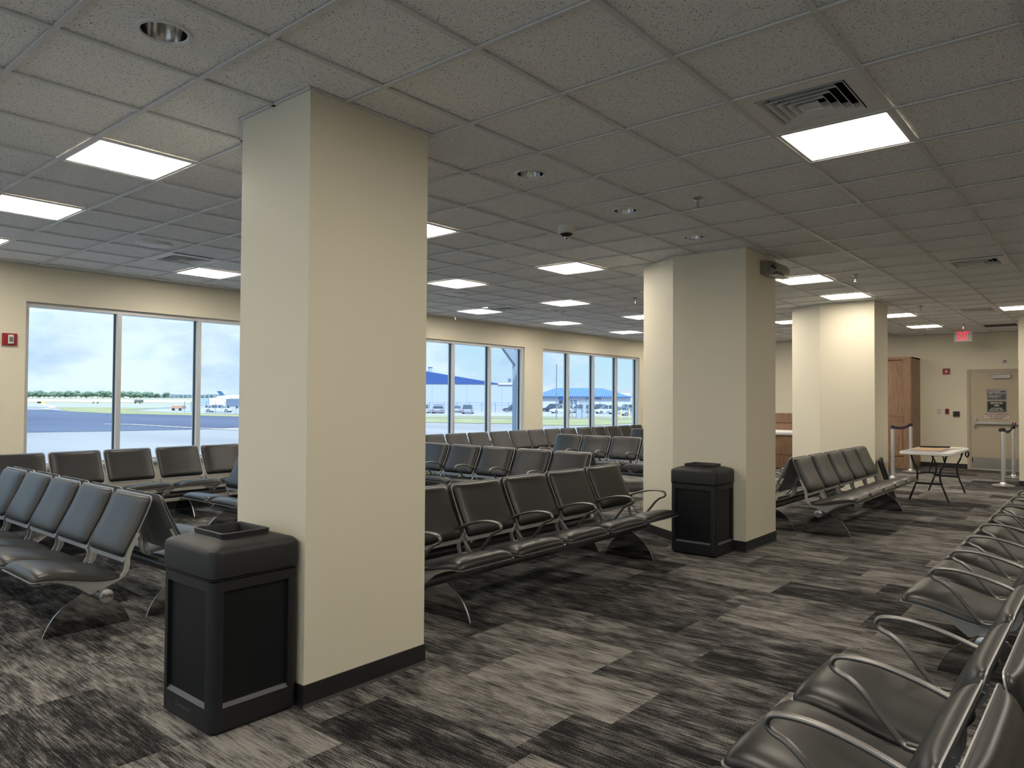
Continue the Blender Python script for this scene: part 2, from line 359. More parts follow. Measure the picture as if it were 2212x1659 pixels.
for i in range(I0 - 1, I1 + 1):
    for j in range(J0 - 1, J1 + 1):
        xa, xb, ya, yb = clampx(i * T), clampx((i + 1) * T), clampy(j * T), clampy((j + 1) * T)
        if xb - xa < 1e-4 or yb - ya < 1e-4: continue
        k = FIX.get((i, j))
        if k in ('light', 'vent', 'grille'): continue
        if k == 'down':
            n = 32; cxx, cyy = (i + .5) * T, (j + .5) * T; r = 0.092
            inn = []; outr = []
            for q in range(n):
                a = 2 * PI * q / n; c_, s_ = math.cos(a), math.sin(a); m_ = max(abs(c_), abs(s_))
                inn.append((cxx + r * c_, cyy + r * s_, ZC)); outr.append((cxx + T / 2 * c_ / m_, cyy + T / 2 * s_ / m_, ZC))
            for q in range(n): cl.poly([inn[q], inn[(q + 1) % n], outr[(q + 1) % n], outr[q]])
        else: cl.poly([(xa, ya, ZC), (xb, ya, ZC), (xb, yb, ZC), (xa, yb, ZC)])
struct(cl.obj('ceiling', tile))
gb = MB(); hw = 0.012
for i in range(I0, I1 + 1):
    x = i * T
    if X0 < x < X1: gb.box(x - hw, Y0, H, x + hw, Y1, H + 0.008)
for j in range(J0, J1 + 1):
    y = j * T
    if not Y0 < y < Y1: continue
    for i in range(I0 - 1, I1 + 1):
        xa, xb = max(X0, i * T + hw), min(X1, (i + 1) * T - hw)
        if xb > xa: gb.box(xa, y - hw, H + 0.001, xb, y + hw, H + 0.008)
gb.box(X0, Y1 - 0.022, H, X1, Y1, H + 0.008).box(X1 - 0.022, Y0, H, X1, Y1, H + 0.008).box(X0, Y0, H, X1, Y0 + 0.022, H + 0.008)
struct(gb.obj('trim_2', grid_m))

def placed(proto, i, j, label, cat, group):
    o = copy_tree(proto) if proto.get('used') else proto
    proto['used'] = 1
    o.location = ((i + .5) * T, (j + .5) * T, 0); tag(o, label, cat, group); return o
def clean():
    for o in bpy.data.objects:
        if 'used' in o: del o['used']
# light
LP = thing('ceiling_light', '', 'light')
e = T / 2 - hw
f = MB(); zf = H + 0.004
for a, b, c_, d in ((-e, -e, e, -e + 0.02), (-e, e - 0.02, e, e), (-e, -e + 0.02, -e + 0.02, e - 0.02), (e - 0.02, -e + 0.02, e, e - 0.02)): f.box(a, b, zf, c_, d, zf + 0.02)
f.box(-e, -e, zf + 0.07, e, e, zf + 0.08)
f.obj('frame', ventm, LP)
MB().box(-e + 0.02, -e + 0.02, zf + 0.012, e - 0.02, e - 0.02, zf + 0.018).obj('diffuser', diffm, LP)
LL = {
 (1, 3): 'large lit ceiling panel just left of the nearest pillar, beyond the round downlight',
 (1, 6): 'lit ceiling panel cut by the left picture edge, above the red strobe wall',
 (1, 9): 'sliver of lit ceiling panel at the left edge, lowest of the three along that edge',
 (5, 9): 'lit ceiling panel above the left window, touching the square air vent',
 (5, 3): 'lit ceiling panel half hidden by the right edge of the nearest pillar',
 (9, 3): 'lit ceiling panel straight beyond the dome camera, largest in the middle gap',
 (9, 6): 'lit ceiling panel right beside the nearest pillar, with the round speaker behind it',
 (9, 9): 'lit ceiling panel hidden behind the nearest pillar, by the windows',
 (13, 6): 'lit ceiling panel in the middle gap, directly behind the one past the dome camera',
 (13, 9): 'lit ceiling panel touching the small vent over the middle window',
 (17, 6): 'lit ceiling panel cut by the left edge of the second pillar, upper one',
 (17, 9): 'narrow lit ceiling panel in the middle gap, farthest of the three in its column',
 (21, 9): 'thin lit ceiling panel low beside the second pillar, nearest the window wall',
 (21, 6): 'lit ceiling panel hidden behind the second pillar, fifth from the window wall',
 (25, 6): 'lit ceiling panel hidden behind the second pillar near the far wall',
 (25, 9): 'lit ceiling panel hidden behind the second pillar in the far corner',
 (13, 3): 'lit ceiling panel hidden behind the upper half of the second pillar',
 (17, 3): 'lit ceiling panel hidden between the second pillar and the third',
 (21, 3): 'short lit ceiling piece seen between the second and third pillars',
 (25, 3): 'lit ceiling panel hidden behind the third pillar',
 (13, 0): 'lit ceiling panel right of the second pillar, below the emergency lamp',
 (16, 0): 'lit ceiling panel directly in front of the third pillar top',
 (21, 0): 'lit ceiling panel just right of the third pillar, nearer one',
 (25, 0): 'lit ceiling panel nearest the exit sign, above the wooden cabinet',
 (5, -3): 'biggest brightest lit ceiling panel at upper right, touching the large louvred vent',
 (21, -3): 'lit ceiling panel at the right picture edge, near the exit sign',
}
for c, k in FIX.items():
    if k == 'light': placed(LP, c[0], c[1], LL.get(c, 'lit ceiling panel outside the picture behind the viewer'), 'light', 'square lit ceiling panels' if c in LL else 'ceiling panels outside the picture')
clean()
# vent
VP = thing('air_vent', '', 'vent')
f = MB(); q0 = 0.215
for a, b, c_, d in ((-e, -e, e, -q0), (-e, q0, e, e), (-e, -q0, -q0, q0), (q0, -q0, e, q0)): f.box(a, b, zf, c_, d, zf + 0.006)
f.obj('frame', ventm, VP)
MB().box(-q0 - .01, -q0 - .01, zf + 0.09, q0 + .01, q0 + .01, zf + 0.10).box(-q0 - .01, -q0 - .01, zf + 0.006, -q0, q0 + .01, zf + 0.09).box(q0, -q0 - .01, zf + 0.006, q0 + .01, q0 + .01, zf + 0.09).box(-q0, -q0 - .01, zf + 0.006, q0, -q0, zf + 0.09).box(-q0, q0, zf + 0.006, q0, q0 + .01, zf + 0.09).obj('duct_box', darkm, VP)
for k in range(5):
    a = q0 - 0.004 - k * 0.040; b = a - 0.027; g = MB()
    def sq(h, z): return [(-h, -h, z), (h, -h, z), (h, h, z), (-h, h, z)]
    g.ring([sq(a, zf - 0.004 - k * 0.002), sq(b, zf + 0.030), sq(b - 0.0025, zf + 0.029), sq(a - 0.004, zf - 0.004 - k * 0.002)], closed=True)
    if k == 4: g.poly(sq(a - 0.002, zf - 0.004))
    g.obj('louver', ventm, VP)
for c, l in {(4, -3): 'large square louvred ceiling vent beside the brightest panel at upper right', (4, 8): 'square ceiling vent above the left window with bluish louvres',
             (13, 8): 'small square ceiling vent over the middle window, behind a lit panel', (11, 2): 'ceiling vent with only one corner showing left of the second pillar',
             (13, -3): 'square ceiling vent at right with creamy rim, in front of the third pillar line', (21, -2): 'square ceiling vent near the exit sign, farthest of the louvred ones'}.items():
    placed(VP, c[0], c[1], l, 'vent', 'square louvred ceiling vents')
clean()
g_ = thing('return_grille', 'dark perforated return air grille at the ceiling beside the right pillar', 'vent', ((26.5) * T, -1.5 * T, 0))
MB().box(-e, -e, zf, e, -e + .02, zf + .008).box(-e, e - .02, zf, e, e, zf + .008).box(-e, -e, zf, -e + .02, e, zf + .008).box(e - .02, -e, zf, e, e, zf + .008).obj('frame', ventm, g_)
MB().box(-e + .02, -e + .02, zf + 0.004, e - .02, e - .02, zf + 0.03).obj('grille_plate', darkm, g_)
# downlights
DP = thing('downlight', '', 'light')
MB().lathe([(0.092, H + 0.016), (0.108, H + 0.013), (0.106, H + 0.006), (0.093, H + 0.004), (0.088, H + 0.012)], n=40, cap0=False, cap1=False).obj('trim_ring', whitem, DP, 40)
MB().lathe([(0.088, H + 0.012), (0.086, H + 0.05), (0.078, H + 0.10), (0.062, H + 0.145), (0.045, H + 0.17)], n=40, cap0=False, cap1=False).obj('reflector', mirror, DP, 40)
MB().lathe([(0.045, H + 0.17), (0.04, H + 0.15), (0.02, H + 0.14), (0.002, H + 0.138)], n=24, cap0=False).obj('bulb', whitem, DP, 40)
for c, l in {(0, 0): 'large round chrome downlight at upper left, nearest the viewer', (4, 0): 'round recessed downlight between nearest pillar and dome camera',
             (6, 0): 'round recessed downlight right of the dome camera', (8, 0): 'round recessed downlight just in front of the second pillar'}.items():
    placed(DP, c[0], c[1], l, 'light', 'round recessed downlights')
clean()
# sprinklers
SP = thing('sprinkler', '', 'sprinkler')
MB().lathe([(0.04, H + 0.012), (0.04, H + 0.006), (0.018, H - 0.004), (0.012, H - 0.006)], n=24).obj('escutcheon', chrome, SP, 40)
MB().lathe([(0.011, H - 0.004), (0.011, H - 0.045), (0.006, H - 0.047), (0.006, H - 0.065), (0.019, H - 0.066), (0.019, H - 0.070)], n=16).obj('sprinkler_head', chrome, SP, 40)
for x, y, l in ((6.55, -.5, 'chrome ceiling sprinkler nearest the big vent, above the second pillar'), (13.57, -.48, 'chrome sprinkler above the third pillar, right of the lit panels'),
                (19.55, -.5, 'thin sprinkler just right of the third pillar top'), (25.6, -.6, 'tiny sprinkler close to the exit sign'),
                (13.75, 4.6, 'sprinkler just left of the second pillar edge'), (13.75, 10.72, 'sprinkler over the middle window near the wall'), (19.85, 9.8, 'farthest sprinkler in the middle gap, by the window wall')):
    placed(SP, x - .5, y - .5, l, 'sprinkler', 'ceiling sprinklers')
clean()
# speakers
for x, y, l in ((3.55, 7.57, 'round white ceiling speaker left of the nearest pillar'), (10.62, 7.6, 'round white ceiling speaker in the middle gap')):
    s_ = thing('ceiling_speaker', l, 'speaker', (x * T, y * T, 0), 0, 'round ceiling speakers')
    MB().lathe([(0.165, ZC), (0.165, H + 0.0), (0.15, H - 0.006), (0.145, H + 0.002)], n=40, cap0=False, cap1=False).obj('rim', whitem, s_, 40)
    MB().lathe([(0.146, H + 0.002), (0.12, H - 0.004), (0.07, H - 0.012), (0.02, H - 0.014), (0.001, H - 0.014)], n=40, cap0=False, cap1=False).obj('speaker_grille', ventm, s_, 40)
# dome camera
d_ = thing('dome_camera', 'white dome security camera hanging from the ceiling between two pillars', 'camera', (6.74 * T, 1.62 * T, 0))
MB().lathe([(0.075, ZC), (0.078, H - 0.01), (0.074, H - 0.045), (0.05, H - 0.058)], n=32).obj('housing', whitem, d_, 40)
MB().lathe([(0.058, H - 0.05), (0.052, H - 0.066), (0.022, H - 0.083)], n=32).obj('lens_cover', blackm, d_, 40)
MB().lathe([(0.022, H - 0.080), (0.020, H - 0.092), (0.011, H - 0.102), (0.002, H - 0.104)], n=20).obj('lens', chrome, d_, 60)
for x, y, l, n in ((14.6, 7.7, 'pair of small white detectors on the ceiling in the middle gap', 2), (26.3, .5, 'small white ceiling detector in front of the exit wall', 1)):
    m_ = thing('detector', l, 'detector', (x * T, y * T, 0))
    for k in range(n): MB().lathe([(0.06, ZC), (0.058, H - 0.02), (0.03, H - 0.028)], (k * 0.2, 0), n=20).obj('detector_head', whitem, m_, 40)

# ------------------------------------------------------------------ pillars
def pillar(x, y, pts, label):
    p = thing('pillar', label, 'pillar', (x, y, 0), 0, 'square cream pillars')
    MB().prism(pts, 0, ZC + .002).obj('shaft', wall_m, p)
    n = len(pts); cxm = sum(a for a, b in pts) / n; cym = sum(b for a, b in pts) / n
    def offs(d):
        out = []
        for i in range(n):
            p0, p1, p2 = Vector(pts[i - 1]), Vector(pts[i]), Vector(pts[(i + 1) % n])
            d1 = (p1 - p0).normalized(); d2 = (p2 - p1).normalized(); n1 = Vector((d1.y, -d1.x)); n2 = Vector((d2.y, -d2.x))
            b = (n1 + n2).normalized(); out.append(tuple(p1 + b * d / max(0.3, b.dot(n1))))
        return out
    o1, o2 = offs(0.006), offs(0.014); k0 = offs(-0.01)
    rings = [[(a, b, z) for a, b in r_] for r_, z in ((k0, 0.0), (o2, 0.0), (o1, 0.014), (o1, 0.105), (k0, 0.106))]
    MB().ring(rings, False, False).obj('baseboard', base_m, p)
    MB().ring([[(a, b, z) for a, b in r_] for r_, z in ((k0, H + .001), (offs(0.018), H + .001), (offs(0.018), H + 0.009), (k0, H + .0095))], False, False).obj('ceiling_trim', grid_m, p)
hexa = [(0, 0), (0.795, 0), (0.795, 0.79), (0.50, 1.33), (0.335, 1.33), (-0.0, 0.79)]
pillar(1.011, 0.300, [(0, 0), (0.786, 0), (0.786, 0.625), (0.48, 1.15), (0.31, 1.15), (0, 0.625)], 'nearest big cream pillar with a black bin at its left side')
pillar(5.887, 0.094, hexa, 'second cream pillar with an emergency lamp on it and a bin in front')
pillar(10.753, 0.0925, hexa, 'third cream pillar beside the wooden cabinet, a dark board leaning on it')
pillar(14.41, -2.15, [(0, 0), (0.795, 0), (0.795, 0.795), (0, 0.795)], 'cream pillar cut off by the right picture edge beside the exit door')

# ------------------------------------------------------------------ beam benches
def shade_pad(curve, nrm_sign, thick, width, x0, r_c=0.035, NS=26, NT=18, power=5):
    """padded cushion over a (u,z) curve, local y = -u"""
    P = spline(curve, 8); L = [0]
    for a, b in zip(P, P[1:]): L.append(L[-1] + math.hypot(b[0] - a[0], b[1] - a[1]))
    tot = L[-1]
    def at(s):
        for i in range(len(L) - 1):
            if L[i + 1] >= s - 1e-9:
                t = (s - L[i]) / (L[i + 1] - L[i]); a, b = P[i], P[i + 1]
                d = Vector((b[0] - a[0], b[1] - a[1])).normalized()
                return Vector((a[0] + (b[0] - a[0]) * t, a[1] + (b[1] - a[1]) * t)), Vector((-d.y, d.x)) * nrm_sign
    def ease(k, n): t = 0.5 - 0.5 * math.cos(PI * k / n); return t
    topr, botr = [], []
    for i in range(NS + 1):
        t = ease(i, NS); s = t * tot; p, nn = at(s); dend = min(s, tot - s)
        w = width / 2 - (r_c - math.sqrt(max(0, r_c ** 2 - (r_c - dend) ** 2)) if dend < r_c else 0)
        r1, r2 = [], []
        for j in range(NT + 1):
            q = 2 * ease(j, NT) - 1
            h = (thick if nrm_sign > 0 and curve[0][1] > .44 else thick * (0.62 + 0.38 * min(1, t * 1.8))) * (max(0.0, 1 - abs(q) ** power) ** 0.5) * (max(0.0, 1 - abs(2 * t - 1) ** (power + 3)) ** 0.45)
            pt = p + nn * (h + 0.004); r1.append((x0 + width / 2 + q * w, -pt.x, pt.y))
            pb = p; r2.append((x0 + width / 2 + q * w, -pb.x, pb.y))
        topr.append(r1); botr.append(r2)
    m = MB(); m.grid(topr); m.grid([r_[::-1] for r_ in botr])
    edge = [(0, j) for j in range(NT + 1)] + [(i, NT) for i in range(1, NS + 1)] + [(NS, j) for j in range(NT - 1, -1, -1)] + [(i, 0) for i in range(NS - 1, 0, -1)]
    for a in range(len(edge)):
        (i, j), (i2, j2) = edge[a], edge[(a + 1) % len(edge)]
        m.poly([topr[i][j], topr[i2][j2], botr[i2][j2], botr[i][j]])
    return m
SEATC = [(-0.105, 0.356), (-0.06, 0.347), (0.0, 0.348), (0.08, 0.360), (0.16, 0.378), (0.24, 0.396), (0.32, 0.408), (0.388, 0.408)]
BACKC = [(-0.118, 0.470), (-0.130, 0.505), (-0.158, 0.56), (-0.205, 0.65), (-0.242, 0.73), (-0.266, 0.79), (-0.280, 0.838)]
SHELLC = [(-0.121, 0.440), (-0.126, 0.470), (-0.136, 0.505), (-0.164, 0.56), (-0.211, 0.65), (-0.248, 0.73), (-0.272, 0.79), (-0.287, 0.846)]
SSHELL = [(-0.108, 0.351), (-0.06, 0.341), (0.0, 0.342), (0.08, 0.354), (0.16, 0.372), (0.24, 0.390), (0.32, 0.402), (0.394, 0.402)]
BR = [(.33, .402), (.24, .387), (.16, .368), (.08, .351), (0, .339), (-.06, .339), (-.095, .352), (-.113, .378), (-.122, .405), (-.126, .45), (-.134, .49), (-.158, .54), (-.198, .615), (-.216, .612),
      (-.190, .555), (-.166, .50), (-.157, .46), (-.157, .425), (-.150, .39), (-.128, .356), (-.09, .333), (-.045, .316), (-.015, .306), (.005, .303), (.030, .296), (.055, .280), (.075, .278), (.105, .302), (.16, .345), (.24, .377)]
ARM = [(.238, .580), (.226, .604), (.20, .614), (.14, .618), (.07, .612), (-.02, .592), (-.10, .566), (-.165, .538), (-.178, .520), (-.160, .492), (-.125, .455), (-.085, .410), (-.055, .382), (-.02, .368), (.015, .374), (.045, .405), (.085, .450), (.13, .505), (.18, .545), (.218, .560)]
LEG = [(-.257, 0), (-.245, .035), (-.226, .075), (-.195, .122), (-.155, .163), (-.108, .195), (-.06, .222), (-.03, .245), (.03, .245), (.06, .222), (.108, .195), (.155, .163), (.195, .122), (.226, .075), (.245, .035), (.257, 0)]
def uz(pts): return [(-u, z) for u, z in pts]
BM = {}
BM['pad'] = shade_pad(SEATC, 1, 0.056, 0.546, 0).mesh('seat', vinyl, 50)
BM['back'] = shade_pad([(a, b) for a, b in BACKC][::-1], 1, 0.040, 0.540, 0).mesh('backrest', vinyl, 50)
BM['sshell'] = shade_pad(SSHELL, 1, 0.001, 0.558, -0.006).mesh('seat_shell', shellm, 50)
BM['bshell'] = shade_pad(SHELLC[::-1], 1, 0.001, 0.562, -0.011).mesh('back_shell', shellm, 50)
m = MB().prism(uz(BR), -0.004, 0.004, 'x')
for u, z in ((.085, .328), (.01, .322), (-.078, .338), (-.187, .585)):
    m.ring([[(s_ * 0.0065, -u + 0.007 * math.cos(k * PI / 4), z + 0.007 * math.sin(k * PI / 4)) for k in range(8)] for s_ in (-1, 1)])
BM['bracket'] = m.mesh('bracket', silver, 40, 0)
path = [(0, -u, z) for u, z in spline(ARM, 3, True)]
m = MB().tube(path, 0.0145, 0.0095, n=12, closed=True, side=(1, 0, 0))
m.prism(uz([(-.12, .562), (-.178, .534), (-.184, .515), (-.165, .492), (-.145, .490), (-.130, .53)]), -0.006, 0.006, 'x')
m.prism(uz([(-.045, .384), (.005, .384), (.02, .35), (-.05, .35)]), -0.009, 0.009, 'x')
BM['arm'] = m.mesh('armrest', gun, 50)
m = MB().prism(uz(LEG), -0.006, 0.006, 'x'); m.m = [0, 0] + [1] * (len(m.m) - 2)
BM['leg'] = m.mesh('leg', [polish, silver])
def bench(name_label, x, y, rot, arms=False, pitch=0.6, n=5, group='beam seating benches'):
    b = thing('beam_bench', name_label, 'bench', (x, y, 0), R(rot), group)
    Lb = n * pitch + 0.03; key = 'beam%.3f_%d' % (pitch, n)
    if key not in BM:
        BM[key] = MB().ring([[(xx, 0.04 * math.cos(k * PI / 12), 0.264 + 0.04 * math.sin(k * PI / 12)) for k in range(24)] for xx in (0.0, Lb)]).mesh('beam', beam_m, 40)
        r_ = lambda xx, rr: [(xx, rr * math.cos(k * PI / 12), 0.264 + rr * math.sin(k * PI / 12)) for k in range(24)]
        BM[key + 'c0'] = MB().ring([r_(0.0, .0405), r_(-0.004, .0405), r_(-0.006, .038)]).mesh('end_cap', silver, 40)
        BM[key + 'c1'] = MB().ring([r_(Lb, .0405), r_(Lb + 0.004, .0405), r_(Lb + 0.006, .038)]).mesh('end_cap', silver, 40)
    bo = link('beam', BM[key], b)
    for side in (0, 1):
        c = link('end_cap', BM[key + 'c%d' % side], b)
        if 'txt%d' % side + key not in BM:
            xx = -0.0068 if side == 0 else Lb + 0.0068
            t = text('lettering', 'Zoftig', 0.028, (xx, 0, 0.266), (0, -1, 0) if side == 0 else (0, 1, 0), (0, 0, 1), blackm, None, 0.5, 0.0004)
            BM['txt%d' % side + key] = t.data; bpy.data.objects.remove(t)
        link('lettering', BM['txt%d' % side + key], c)
    for k in range(n):
        xx = 0.015 + k * pitch + (pitch - 0.546) / 2
        s_ = link('seat', BM['pad'], b, (xx, 0, 0)); link('seat_shell', BM['sshell'], s_)
        k_ = link('backrest', BM['back'], b, (xx + 0.003, 0, 0)); link('back_shell', BM['bshell'], k_)
        for dx in (0.012, 0.534): link('bracket', BM['bracket'], b, (xx + dx, 0, 0))
    if arms:
        for k in range(n + 1): link('armrest', BM['arm'], b, (0.015 + k * pitch + (0.006 if k == 0 else -0.006 if k == n else 0), 0, 0))
    for xx in (0.285, Lb - 0.285): link('leg', BM['leg'], b, (xx, 0, 0))
    return b
G1 = 'beam seating benches'
# along y, facing -x : origin at far (large y) end, rot -90 ; facing +x : origin at near end, rot +90
bench('armless black bench at lower left behind the bin, its seats facing the left edge', 0.795, 5.09, -90)
bench('armless bench back to back with the lower left one, seen only from behind', 1.415, 2.06, 90)
bench('short piece of bench left of the nearest pillar with pale blue lit seats', 3.075, 5.09, -90)
bench('middle armed bench, big backs in a row just behind the front bench', 5.97, 5.13, -90, True)
bench('bench back to back behind the middle armed row', 6.57, 2.10, 90, True)
bench('armed bench farther back at left of the second pillar, below the third window', 9.45, 5.26, -90, True)
bench('bench back to back behind the far armed row', 10.05, 2.23, 90, True)
bench('farthest crosswise bench, one back peeping beside the second pillar', 12.73, 5.62, -90, True)
# along x, facing -y : origin at small x end, rot 0 ; facing +y : origin at large x, rot 180
bench('front black bench with curved armrests between nearest pillar and the second bin', 2.205, 0.848, 0, True)
bench('bench back to back behind the front armed bench', 5.235, 1.448, 180, True)
bench('armless bench in front of the third pillar with its round end cap showing', 7.115, -0.207, 0)
bench('bench back to back behind the armless one at the third pillar', 10.145, 0.393, 180, True)
bench('closest bench at lower right, large armrests beside the viewer', 2.215, -2.185, 180, True)
bench('bench back to back with the closest one, brown backs at the right corner', -0.815, -2.785, 0, True)
bench('second armed bench along the right edge, whole seats seen from above', 6.325, -2.185, 180, True)
bench('back to back partner of the second right bench, outside the right edge', 3.295, -2.785, 0, True)
bench('farthest armed bench along the right picture edge', 9.455, -2.185, 180, True)
bench('window row bench under the left part of the left window', 0.12, 6.375, 0, False, 0.588)
bench('window row bench under the right part of the left window', 3.085, 6.375, 0, False, 0.588)
bench('window row bench under the middle window, left part of the gap', 6.47, 6.375, 0, False, 0.588)
bench('window row bench between the middle and third windows', 9.44, 6.375, 0, False, 0.582)
bench('last window row bench under the third window beside the pillar', 12.38, 6.375, 0, False, 0.582)

# ------------------------------------------------------------------ bins
def rrect(x0, y0, x1, y1, r, z, n=6):
    out = []
    for cx_, cy_, a0 in ((x1 - r, y1 - r, 0), (x0 + r, y1 - r, 90), (x0 + r, y0 + r, 180), (x1 - r, y0 + r, 270)):
        for k in range(n + 1):
            a = R(a0 + 90 * k / n); out.append((cx_ + r * math.cos(a), cy_ + r * math.sin(a), z))
    return out
def make_bin(label, x, y, rot):
    t = thing('waste_bin', label, 'bin', (x, y, 0), R(rot), 'black square waste bins')
    a, b = 0.218, 0.235      # half sizes
    r_ = 0.035; d = 0.016
    m = MB()
    # corner posts and rails around recessed panels, as one moulded body
    m.ring([rrect(-a + .015, -b + .015, a - .015, b - .015, r_, 0.0), rrect(-a, -b, a, b, r_, 0.02), rrect(-a, -b, a, b, r_, 0.115)], True, False)
    m.ring([rrect(-a, -b, a, b, r_, 0.628), rrect(-a, -b, a, b, r_, 0.672), rrect(-a + .012, -b + .012, a - .012, b - .012, r_, 0.680)], False, True)
    z0, z1 = 0.115, 0.628; pw = 0.055
    for sx in (-1, 1):
        for sy in (-1, 1):
            xo, yo = sx * a, sy * b; n = 6
            ring = []
            for k in range(n + 1):
                an = R(90 * k / n); ring.append((sx * (a - r_ + r_ * math.cos(an)), sy * (b - r_ + r_ * math.sin(an))))
            pts = [(sx * (a - d), sy * (b - pw)), (sx * a, sy * (b - pw))] + ring + [(sx * (a - pw), sy * b), (sx * (a - pw), sy * (b - d))]
            m.prism(pts, z0, z1)
    m.obj('bin_body', binm, t, 35)
    m = MB()
    m.box(-a + d, -b + pw - .004, z0 - .004, -a + d + 0.004, b - pw + .004, z1 + .004).box(a - d - .004, -b + pw - .004, z0 - .004, a - d, b - pw + .004, z1 + .004)
    m.box(-a + pw - .004, -b + d, z0 - .004, a - pw + .004, -b + d + .004, z1 + .004).box(-a + pw - .004, b - d - .004, z0 - .004, a - pw + .004, b - d, z1 + .004)
    m.obj('side_panels', binp, t)
    m = MB(); k_ = .0006
    for s_ in (-1, 1):
        m.prism([(s_ * (a - d), z0 + .016), (s_ * (a + k_), z0), (s_ * (a - d), z0 - .002)], -b + pw, b - pw, 'y')
        m.prism([(s_ * (b - d), z0 + .016), (s_ * (b + k_), z0), (s_ * (b - d), z0 - .002)], -a + pw, a - pw, 'x')
    m.obj('panel_ledge', binlit, t)
    la, lb = a + 0.006, b + 0.006; rings = []
    for z, q in ((0.684, -.006), (0.688, 0), (0.79, 0), (0.806, -.004), (0.817, -.016)): rings.append(rrect(-la - q, -lb - q, la + q, lb + q, 0.04, z))
    for z, q in ((0.828, -.05), (0.838, -.085), (0.842, -.10)): rings.append(rrect(-la - q, -lb - q, la + q, lb + q, 0.03, z))
    rings += [rrect(-la + .10, -lb + .10, la - .10, lb - .10, 0.02, 0.862), rrect(-la + .112, -lb + .112, la - .112, lb - .112, 0.015, 0.864), rrect(-la + .118, -lb + .118, la - .118, lb - .118, 0.015, 0.855), rrect(-la + .118, -lb + .118, la - .118, lb - .118, 0.015, 0.70)]
    # rings use 0.04/0.03/... radii with the same vertex count
    m = MB(); m.ring(rings, True, True); lid = m.obj('bin_lid', binm, t, 35)
    m = MB()
    seam = [(xx, yy) for xx, yy, _ in rrect(-a - .002, -b - .002, a + .002, b + .002, r_, 0, 8)]
    pts = [(xx * (1 + random.uniform(0, .006)), yy * (1 + random.uniform(0, .006)), 0.681 + random.uniform(-.003, .003)) for xx, yy in seam]
    m.tube(pts, 0.003, n=5, closed=True)
    m.poly([(a + .004, -b + .10, .684), (a + .006, -b + .135, .682), (a + .012, -b + .125, .645), (a + .009, -b + .11, .652)])
    m.obj('bag_edge', blackm, t)
    return t
b1 = make_bin('black square waste bin against the nearest pillar, lower left', 0.777, 0.562, 0)
text('embossed_name', 'Commercial', 0.028, (-0.2185, 0.02, 0.072), (0, -1, 0), (0, 0, 1), binlit, b1)
make_bin('black square waste bin standing against the left face of the second pillar', 5.649, 0.437, 0)

# ------------------------------------------------------------------ wall devices, near window wall
a_ = thing('fire_alarm', 'red fire alarm strobe on the wall left of the first window', 'alarm', (1.583, Y1, 2.125))
MB().box(-.072, -.03, -.068, .072, 0, .068).obj('alarm_body', redm, a_, bevel=.004)
MB().box(-.02, -.055, -.05, .032, -.03, .05).obj('strobe', whitem, a_, bevel=.006)
MB().box(-.012, -.058, -.03, .024, -.055, .03).obj('strobe_reflector', chrome, a_)
el = thing('emergency_light', 'grey twin emergency lamp unit high on the second pillar', 'light', (6.36, 0.094, 2.845))
MB().box(-.11, -.075, -.07, .17, 0, .07).obj('backplate', smoke, el, bevel=.006)
prof = [(-.07, .075), (-.13, .055), (-.165, .01), (-.15, -.04), (-.09, -.075), (-.07, -.075)]
MB().prism(prof, -.05, .30, 'x').obj('lamp_cover', smoke, el, 30, .004)
MB().tube([(-.06, -.10, .02), (-.06, -.145, -.02)], .008, n=8).tube([(-.06, -.10, -.0), (-.06, -.13, .03)], .006, n=8).obj('test_switch', blackm, el)
MB().box(-.05, -.155, -.078, .30, -.07, -.073).obj('cover_rim', whitem, el)

# ------------------------------------------------------------------ far wall: exit sign, door, signs, cabinet
ex = thing('exit_sign', 'white exit sign with glowing red letters hanging at the ceiling by the door', 'sign', (16.9, -.175, 2.865))
MB().box(-.02, -.165, -.112, .02, .165, .112).obj('sign_face', whitem, ex, bevel=.004)
text('exit_letters', 'EXIT', 0.262, (-.022, 0, -.004), (0, -1, 0), (0, 0, 1), exitr, ex, 0, .002, sx=.40)
MB().box(-.03, -.05, .112, .03, .05, .127).obj('canopy', whitem, ex)
do = struct(MB().box(X1 - .03, -1.28, 0, X1 + .01, -1.22, 2.19).box(X1 - .03, -.19, 0, X1 + .01, -.13, 2.19).box(X1 - .03, -1.22, 2.12, X1 + .01, -.19, 2.19).obj('door_1', mat('frame_paint', (.46, .40, .31), .45)))
MB().box(X1 - .012, -1.22, .012, X1 + .005, -.19, 2.12).obj('door_leaf', tan_m, do)
MB().box(X1 - .016, -1.20, .03, X1 - .010, -.21, .27).obj('kick_plate', steel, do)
MB().box(X1 - .02, -1.22, 0, X1 + .01, -.19, .014).obj('threshold', alu, do)
pb = MB().box(X1 - .085, -1.17, .995, X1 - .05, -.29, 1.045).box(X1 - .05, -1.16, 1.0, X1 - .012, -1.10, 1.04).box(X1 - .05, -.33, 1.0, X1 - .012, -.29, 1.04).obj('panic_bar', silver, do, bevel=.004)
MB().box(X1 - .088, -1.03, 1.0, X1 - .084, -.955, 1.04).obj('indicator', blackm, pb)
MB().box(X1 - .090, -1.0, 1.012, X1 - .087, -.985, 1.028).obj('indicator_light', ledm, pb)
MB().tube([(X1 - .07, -.285, 1.13), (X1 - .08, -.285, 1.04), (X1 - .07, -.285, .90)], .014, n=10).tube([(X1 - .07, -.285, 1.10), (X1 - .012, -.285, 1.10)], .01).tube([(X1 - .07, -.285, .92), (X1 - .012, -.285, .92)], .01).obj('latch_rod', chrome, do, 40)
MB().box(X1 - .07, -.93, 1.985, X1 - .012, -.61, 2.065).box(X1 - .05, -.90, 2.07, X1 - .03, -.55, 2.085).obj('door_closer', steel, do, bevel=.004)
